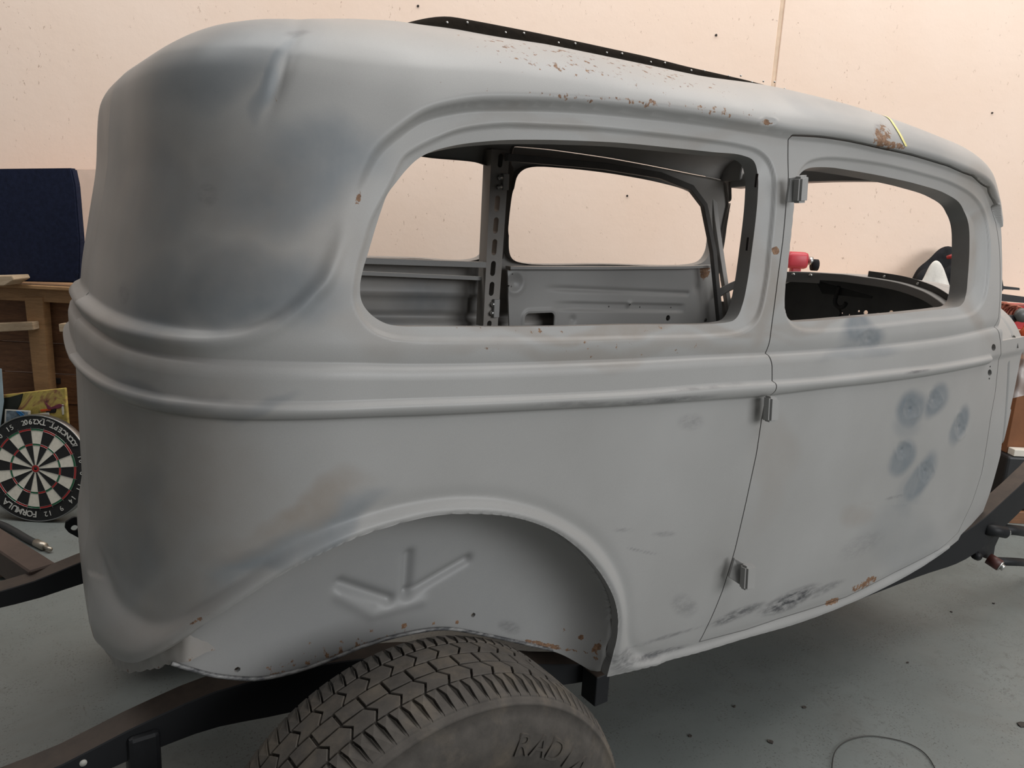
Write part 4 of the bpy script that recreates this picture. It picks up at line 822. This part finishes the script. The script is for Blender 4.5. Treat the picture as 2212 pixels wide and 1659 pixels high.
c1 = plank('photo_card', [(10, 884), (66, 887), (64, 925), (8, 925)], PBP - .03, .004, mat('card_white', 'CFCBC2', .6)); tag(c1, 'white-bordered photo card with a blue stripe, above the dartboard', 'card')
o = plank('picture', [(14, 887), (60, 890), (58, 921), (12, 921)], PBP - .0315, .002, mat_painting('photo_print', ['1A2026', '4A5A66', '8A97A0', '2A5A86'], 22)); o.parent = c1
o = plank('blue_stripe', [(34, 888), (44, 889), (60, 903), (59, 912)], PBP - .0325, .001, mat('stripe_blue', '2F76B0', .5)); o.parent = c1
c2 = plank('picture_card', [(50, 897), (106, 891), (110, 925), (52, 930)], PBP - .05, .004, MATS['card_white']); tag(c2, 'white card with red and black print, leaning on the dartboard', 'card')
o = plank('red_print', [(76, 902), (92, 900), (92, 908), (74, 910)], PBP - .0515, .001, mat('print_red', 'A83030', .5)); o.parent = c2
o = plank('black_print', [(92, 900), (98, 900), (98, 906), (92, 908)], PBP - .0515, .001, MATS['paint_black']); o.parent = c2
c3 = plank('paper_sheet', [(-30, 800), (3, 796), (8, 868), (0, 925), (-30, 930)], PBP - .02, .003, mat('pale_blue_paper', 'A9BCC4', .6)); tag(c3, 'pale blue paper at the left edge beside the painting', 'paper')

# dartboard, leaning back against the cards
DBC = at_b(78, 1016, 3.03); lean = .12
ezd = -D0 * math.cos(lean) + _Z * math.sin(lean); eyd = D0 * math.sin(lean) + _Z * math.cos(lean); RB = .2255
ft = DBC - eyd * RB; DBC = DBC - _Z * (ft[2] - .004)
MB = basis(R0, eyd, ezd, DBC)
db = empty('dartboard', tuple(DBC - eyd * RB)); tag(db, 'black, white, red and green dartboard standing on the floor', 'dartboard')
def dpart(o): o.parent = db; o.matrix_parent_inverse = Matrix.Translation(db.location).inverted(); return o
dpart(lathe('board', [(.0, .0), (RB - .004, .0), (RB, -.004), (RB, -.036), (RB - .004, -.04), (0, -.04)], MB, mat('board_black', (.012, .012, .012, 1), .7, 0, .3, 60), None, 64, False))
CW, CK, CR, CG = mat('sisal_white', 'E4DECF', .8, 0, .08, 80), mat('sisal_black', (.012, .012, .012, 1), .8), mat('sisal_red', 'B02A28', .8), mat('sisal_green', '2A6A48', .8)
ROT = math.radians(201)
def seg(r0, r1, i, m):
    a0 = ROT + math.radians(18 * i - 9); V = []; n = 4
    for h in (0.0, .0025):
        for r in (r0, r1):
            for k in range(n + 1): t = a0 + math.radians(18) * k / n; V.append(MB @ Vector((r * math.sin(t), r * math.cos(t), h)))
    q = n + 1; F = []
    for k in range(n): F += [[2 * q + k, 2 * q + k + 1, 3 * q + k + 1, 3 * q + k]]
    F += [[k, k + 1, 2 * q + k + 1, 2 * q + k] for k in range(n)] + [[q + k, q + k + 1, 3 * q + k + 1, 3 * q + k] for k in range(n)] + [[0, q, 3 * q, 2 * q], [n, q + n, 3 * q + n, 2 * q + n]]
    dpart(pmesh('segment', V, F, m))
for i in range(20):
    dk = i % 2 == 0; seg(.0165, .099, i, CK if dk else CW); seg(.099, .107, i, CR if dk else CG); seg(.107, .162, i, CK if dk else CW); seg(.162, .170, i, CR if dk else CG)
dpart(lathe('outer_bull', [(.0064, 0), (.0064, .003), (.0159, .003), (.0159, 0)], MB, CR, None, 24)); dpart(lathe('bullseye', [(0, .0035), (.0063, .0035), (.0063, 0)], MB, CK, None, 20))
sp_ = bmesh.new()
for i in range(20):
    t = ROT + math.radians(18 * i + 9); R_ = MB.to_3x3() @ Matrix.Rotation(-t, 3, 'Z'); add_box(sp_, MB @ Vector((.096 * math.sin(t), .096 * math.cos(t), .0035)), (.0008, .163, .0008), R_)
dpart(bm_obj('wire_spider', sp_, STEEL))
for r in (.0162, .099, .107, .162, .170): dpart(lathe('ring_wire', [(r - .0003, .0025), (r - .0003, .0035), (r + .0003, .0035), (r + .0003, .0025)], MB, STEEL, None, 60))
dpart(lathe('rim_band', [(RB - .003, .001), (RB, .003), (RB + .002, .001), (RB + .002, -.03), (RB, -.032)], MB, mat('rim_steel', (.35, .35, .34, 1), .3, .9), None, 80))
WHT = mat('letter_white', 'CFCDC6', .6); nums = [20, 1, 18, 4, 13, 6, 10, 15, 2, 17, 3, 19, 7, 16, 8, 11, 14, 9, 12, 5]
MBT = MB @ Matrix.Translation((0, 0, .002))
for i, n in enumerate(nums):
    if n in (20, 5, 1, 3, 17, 19): continue
    dpart(arc_text('number_wire', str(n), .197, ROT + math.radians(18 * i), .030, MBT, WHT, None))
dpart(arc_text('lettering', 'FORMULA', .196, ROT, .036, MBT, WHT, None, bold=.0006)); dpart(arc_text('lettering', 'CONCEPT TX290', .198, ROT + math.pi, .030, MBT, WHT, None, True, bold=.0006))
dpart(arc_text('lettering', 'PATENT No.', .213, ROT + math.pi - .12, .010, MBT, WHT, None, True))

# hose and timber on the floor
P = lambda x, y, z: on_z(x, y, z)
hp = spline([P(-60, 1120, .018), P(0, 1132, .018), P(30, 1146, .018), P(60, 1164, .016), P(80, 1174, .016)])
hose = tube('hydraulic_hose', hp, .013, mat('hose_black', (.03, .03, .03, 1), .5), None, 12); tag(hose, 'black rubber hose with a metal end fitting on the floor', 'hose')
q0, q1, q2 = P(78, 1172, .016), P(96, 1181, .016), P(110, 1187, .016); tube('ferrule', [q0, q1], .0155, mat('fitting_metal', (.4, .36, .3, 1), .4, .8), hose, 12); tube('fitting', [q1, q2], .008, MATS['fitting_metal'], hose, 10)
tyr = np.array(P(4, 1222, .03)); lg = tube('timber_stub', [tyr + R0 * .05 - D0 * .03, tyr - R0 * .4 + D0 * .02], .028, mat_wood('log_brown', '2E221A', '5A4432', 8), None, 14); tag(lg, 'round brown timber end lying at the left edge', 'timber')
# thin wire on the near floor
wr_ = tube('wire_loop', spline([P(*p, .003) for p in [(1800, 1700), (1798, 1650), (1806, 1620), (1830, 1600), (1870, 1590), (1905, 1592), (1960, 1605), (1995, 1625), (2020, 1660), (2030, 1700)]]), .0013, mat('wire_dark', (.03, .028, .025, 1), .5), None, 6); tag(wr_, 'thin curved wire lying on the floor beside the car', 'wire')
rng = random.Random(4)
for k, (x, y, r) in enumerate([(1664, 1603, .011), (2206, 1566, .016), (1737, 1528, .008), (1490, 1590, .007), (1960, 1432, .006), (2146, 1304, .007), (2055, 1322, .006), (1586, 1527, .005)]):
    q = P(x, y, 0); n = 7; V = [(q[0] + r * (.6 + .5 * rng.random()) * math.cos(i * 2 * math.pi / n), q[1] + r * (.5 + .4 * rng.random()) * math.sin(i * 2 * math.pi / n), .001 + .004 * rng.random()) for i in range(n)]
    V += [(a, b, 0.) for a, b, c in V]; ch = pmesh('debris_flake', V, [list(range(n))] + [[i, (i + 1) % n, n + (i + 1) % n, n + i] for i in range(n)], mat('debris', (.05, .042, .036, 1), .9))
    tag(ch, ['brown flake of debris at the bottom of the floor, left of the wire loop', 'largest dark flake of debris, at the right edge of the floor', 'small dark flake of debris under the middle of the door sill', 'dark flake of debris on the floor nearest the rear tyre', 'dark flake of debris in the long floor shadow ahead of the sill', 'dark flake of debris beneath the front control arms', 'dark flake of debris between the chassis rail and the long shadow', 'tiny dark flake of debris just left of the flake below the sill'][k], 'debris', 'debris flakes on the floor')

# ================================================================ workbench and clutter, right
BB = 3.86; zbn = .92
bench = empty('workbench', tuple(np.array([CAM[0], CAM[1], 0]) + R0 * 2.6 + D0 * BB)); tag(bench, 'timber workbench along the wall in front of the car', 'workbench')
def bpart(o): o.parent = bench; o.matrix_parent_inverse = Matrix.Translation(bench.location).inverted(); return o
A0, A1 = 1.15, 4.2
bpart(wbox('top', A0, A1, BB, BB + .37, zbn - .04, zbn, WOOD_P)); bpart(wbox('front_panel', A0 + .05, A1, BB + .06, BB + .08, .30, zbn - .05, WOOD_D))
for a in (A0 + .05, 2.2, 3.2, A1 - .1):
    for b in (BB + .02, BB + .29): bpart(wbox('leg', a, a + .07, b, b + .07, 0, zbn - .04, WOOD_L))
bpart(wbox('shelf', A0 + .05, A1, BB + .08, BB + .36, .28, .30, WOOD_D))
def blob(name, c, s, material, seed, amp=.25, sub=4, fl=-9., M=WROT):
    """soft heap: a sphere pushed about by folds, flattened underneath"""
    bm = bmesh.new(); bmesh.ops.create_icosphere(bm, subdivisions=sub, radius=1); r = random.Random(seed); ph = [(Vector((r.uniform(-1, 1), r.uniform(-1, 1), r.uniform(-1, 1))).normalized(), r.uniform(3, 8), r.uniform(0, 6)) for _ in range(9)]
    for v in bm.verts:
        n = v.co.normalized(); k = 1 + sum(amp * math.sin(f * n.dot(d) + o) / (3 + f * .5) for d, f, o in ph); p = Vector((n.x * s[0], n.y * s[1], n.z * s[2])) * k
        p.z = max(p.z, fl); v.co = M @ p + Vector(c)
    return bm_obj(name, bm, material, None, True)
jc = at_b(2048, 600, 4.11); jk = blob('black_jacket', (jc[0], jc[1], 1.055), (.20, .10, .235), mat('black_cloth', (.012, .012, .014, 1), .9, 0, .4, 30, .002, .2), 3, .45, 5, zbn - 1.055); tag(jk, 'crumpled black jacket heaped on the workbench', 'jacket')
wc = at_b(2022, 600, 3.95); wcl = blob('white_cloth', (wc[0], wc[1], zbn + .10), (.115, .05, .165), mat('white_rag', 'D9D4CC', .9, 0, .1, 20, .002), 11, .6, 5, -.10); 
for v in wcl.data.vertices:      # pleats running down from the peak
    dx, dy = v.co.x - wc[0], v.co.y - wc[1]; t = max(0., min(1., (zbn + .27 - v.co.z) / .26)); k = 1 + (.14 * math.sin(9 * math.atan2(dy, dx)) + .08 * math.sin(17 * math.atan2(dy, dx) + 1)) * t - .30 * (1 - t)
    v.co.x = wc[0] + dx * k; v.co.y = wc[1] + dy * k
tag(wcl, 'white rag draped in front of the black jacket', 'cloth')
sd = at_b(2068, 551, 3.99); sdt = at_b(2090, 543, 3.99); sda = at_b(2046, 556, 3.99)
scr = tube('screwdriver', [sda, sda + (sd - sda) * .5, sd], .011, mat('red_handle', '8E1A18', .4), None, 10, True, [.009, .012, .008]); tag(scr, 'red-handled screwdriver lying on the black jacket', 'screwdriver'); tube('shaft', [sd, sdt], .004, STEEL, scr, 8)
# red tool and pad further along the bench
rd = at_b(1720, 562, 4.0); red = empty('red_power_tool', (rd[0], rd[1], zbn)); tag(red, 'red plastic power tool standing on the bench beyond the dash', 'tool')
def rpart(o): o.parent = red; o.matrix_parent_inverse = Matrix.Translation(red.location).inverted(); return o
bm = bmesh.new(); add_box(bm, (rd[0], rd[1], rd[2] - .0), (.11, .08, .085), WROT, .02); rpart(bm_obj('housing', bm, mat('red_plastic', 'B83A44', .4, 0, .08), None, True))
bm = bmesh.new(); add_box(bm, (rd[0], rd[1], (zbn + rd[2] - .03) / 2), (.05, .045, rd[2] - .03 - zbn), WROT, .008); rpart(bm_obj('base', bm, MATS['red_plastic']))
p = Vector(tuple(rd)) + Vector(tuple(R0)) * .062; rpart(tube('chuck', [p, p + Vector(tuple(R0)) * .02 - Vector((0, 0, .0))], .022, STEEL, None, 12)); p2 = p + Vector(tuple(R0)) * .02 - Vector((0, 0, .02)); rpart(tube('disc_guard', [p2, p2 + Vector(tuple(R0)) * .03], .03, MATS['black_cloth'], None, 14))
# clutter at the right edge
PX = lambda x, y, b: at_b(x, y, b)
vz = plank('bench_vice_bar', [(2158, 634), (2240, 645), (2240, 657), (2158, 650)], 3.94, .06, mat('cast_black', (.02, .02, .022, 1), .4, .3)); tag(vz, 'long black metal bar lying across the red tray', 'bar')
cl_ = plank('clamp', [(2160, 602), (2165, 602), (2168, 618), (2203, 622), (2203, 627), (2168, 625), (2160, 636)], 3.95, .03, MATS['cast_black'], None, .001); tag(cl_, 'black clamp standing on the black bar', 'clamp')
rt = plank('red_tray', [(2172, 661), (2260, 664), (2256, 676), (2172, 674)], 3.90, .2, mat('tray_red', 'A81E22', .4)); tag(rt, 'red metal tray at the end of the bench', 'tray')
rb_ = wbox('tray_stand', ab(PX(2172, 670, 3.90))[0], ab(PX(2256, 676, 3.90))[0], 3.91, 4.08, zbn, PX(2200, 675, 3.90)[2], MATS['tray_red']); rb_.parent = rt; rb_.name = 'tray_body'
co = PX(2185, 668, 3.84); coil = empty('rope_coil', (co[0], co[1], 0)); tag(coil, 'coil of red and white braided cord hanging over the bench edge', 'cord')
RP = mat('rope_red_white', '9A5A48', .9, 0, .5, 90)
for k in range(9):
    o_ = np.array(PX(2163 + k * 4.2, 668 + k * 1.2, 3.84 - .006 * (k % 3))); o = tube('loop', [o_ + R0 * .012 * math.sin(t * 2 + k) * .5 + D0 * .012 * math.cos(2 * t) + R0 * .03 * math.cos(t) + _Z * .035 * math.sin(t) for t in np.linspace(0, 2 * math.pi, 20)], .0055, RP, None, 6, False); o.parent = coil; o.matrix_parent_inverse = Matrix.Translation(coil.location).inverted()
gd = PX(2203, 680, 3.76); gr_ = empty('angle_grinder', (gd[0], gd[1], 0)); tag(gr_, 'grey grinder with a round guard beside the red cord', 'grinder')
o = lathe('guard', [(0, 0), (.030, 0), (.034, .006), (.034, .03), (0, .03)], basis(R0, _Z, -D0, gd), mat('tool_grey', '5A5A58', .4, .2), None, 24); o.parent = gr_; o.matrix_parent_inverse = Matrix.Translation(gr_.location).inverted()
o = tube('body', [gd - R0 * .02 - _Z * .02, gd - R0 * .09 - _Z * .02], .018, MATS['cast_black'], None, 12); o.parent = gr_; o.matrix_parent_inverse = Matrix.Translation(gr_.location).inverted()
oc = PX(2222, 724, 3.81); ob = blob('orange_hose_coil', (oc[0], oc[1], oc[2]), (.045, .03, .07), mat('orange_rubber', 'A8431C', .5, 0, .15, 20), 8, .2, 3); tag(ob, 'orange rubber hose bundle at the right edge of the bench', 'hose')
# boxes under the bench, right edge
zc_ = PX(2200, 985, 3.6)[2]
cb = wbox('cardboard_box', ab(PX(2188, 900, 3.64))[0], ab(PX(2188, 900, 3.64))[0] + .5, 3.64, 3.80, zc_ + .001, PX(2200, 775, 3.64)[2], mat('cardboard', '7A4E30', .8, 0, .1, 12)); tag(cb, 'brown cardboard box standing on the black crate in front of the car', 'box')
wp = wbox('white_paper', ab(PX(2188, 970, 3.60))[0], ab(PX(2188, 970, 3.60))[0] + .5, 3.585, 3.635, zc_ + .001, zc_ + .035, mat('paper_white', 'CFC8BC', .7)); tag(wp, 'stack of white paper on the black crate', 'paper')
bcx = wbox('black_crate', ab(PX(2168, 1010, 3.6))[0], ab(PX(2168, 1010, 3.6))[0] + .7, 3.58, 3.82, .06, zc_, mat('crate_black', (.012, .012, .013, 1), .5), None, .012); tag(bcx, 'black plastic crate on the floor ahead of the car', 'crate')
bb2 = wbox('brown_pallet', ab(PX(2150, 1040, 3.6))[0], ab(PX(2150, 1040, 3.6))[0] + .8, 3.56, 3.84, 0, .06, WOOD_D); tag(bb2, 'low brown timber pallet under the black crate', 'pallet')
# plastic film over the cowl's front corner
bm = bmesh.new(); n1, n2 = 10, 14; VV = []; FF = []
for i in range(n1):
    for j in range(n2):
        s, t = i / (n1 - 1), j / (n2 - 1); px, py = 2186 + s * 40 + t * 4 - 10 * t * (1 - s), 752 + 8 * s + t * (110 - 20 * s); q = on_x(px, py, 1.435 + .01 * math.sin(7 * s + 3 * t) + .008 * math.sin(11 * t - 4 * s) + .02 * s); VV.append(q)
for i in range(n1 - 1):
    for j in range(n2 - 1): FF.append([i * n2 + j, i * n2 + n2 + j, i * n2 + n2 + j + 1, i * n2 + j + 1])
def mat_film():
    m = bpy.data.materials.new('clear_film'); nt, N, L, b = nodes(m); b.inputs['Base Color'].default_value = (.75, .76, .76, 1); b.inputs['Roughness'].default_value = .25; b.inputs['Alpha'].default_value = .45; return m
fm_ = pmesh('plastic_film', VV, FF, mat_film(), None, True); tag(fm_, 'clear plastic film draped over the front corner of the cowl', 'film')
sb_ = tube('hood_stud', [on_x(2167, 757, 1.30), on_x(2168, 738, 1.30)], .005, INNER, None, 8); carpart(sb_)
sc_ = prism('hood_catch', [on_x(*p, 1.34) for p in [(2176, 748), (2186, 735), (2189, 724), (2193, 726), (2199, 742), (2200, 752), (2188, 750)]], np.array([.01, .004, 0]), mat('grey_cast', '6A6863', .6)); carpart(sc_)
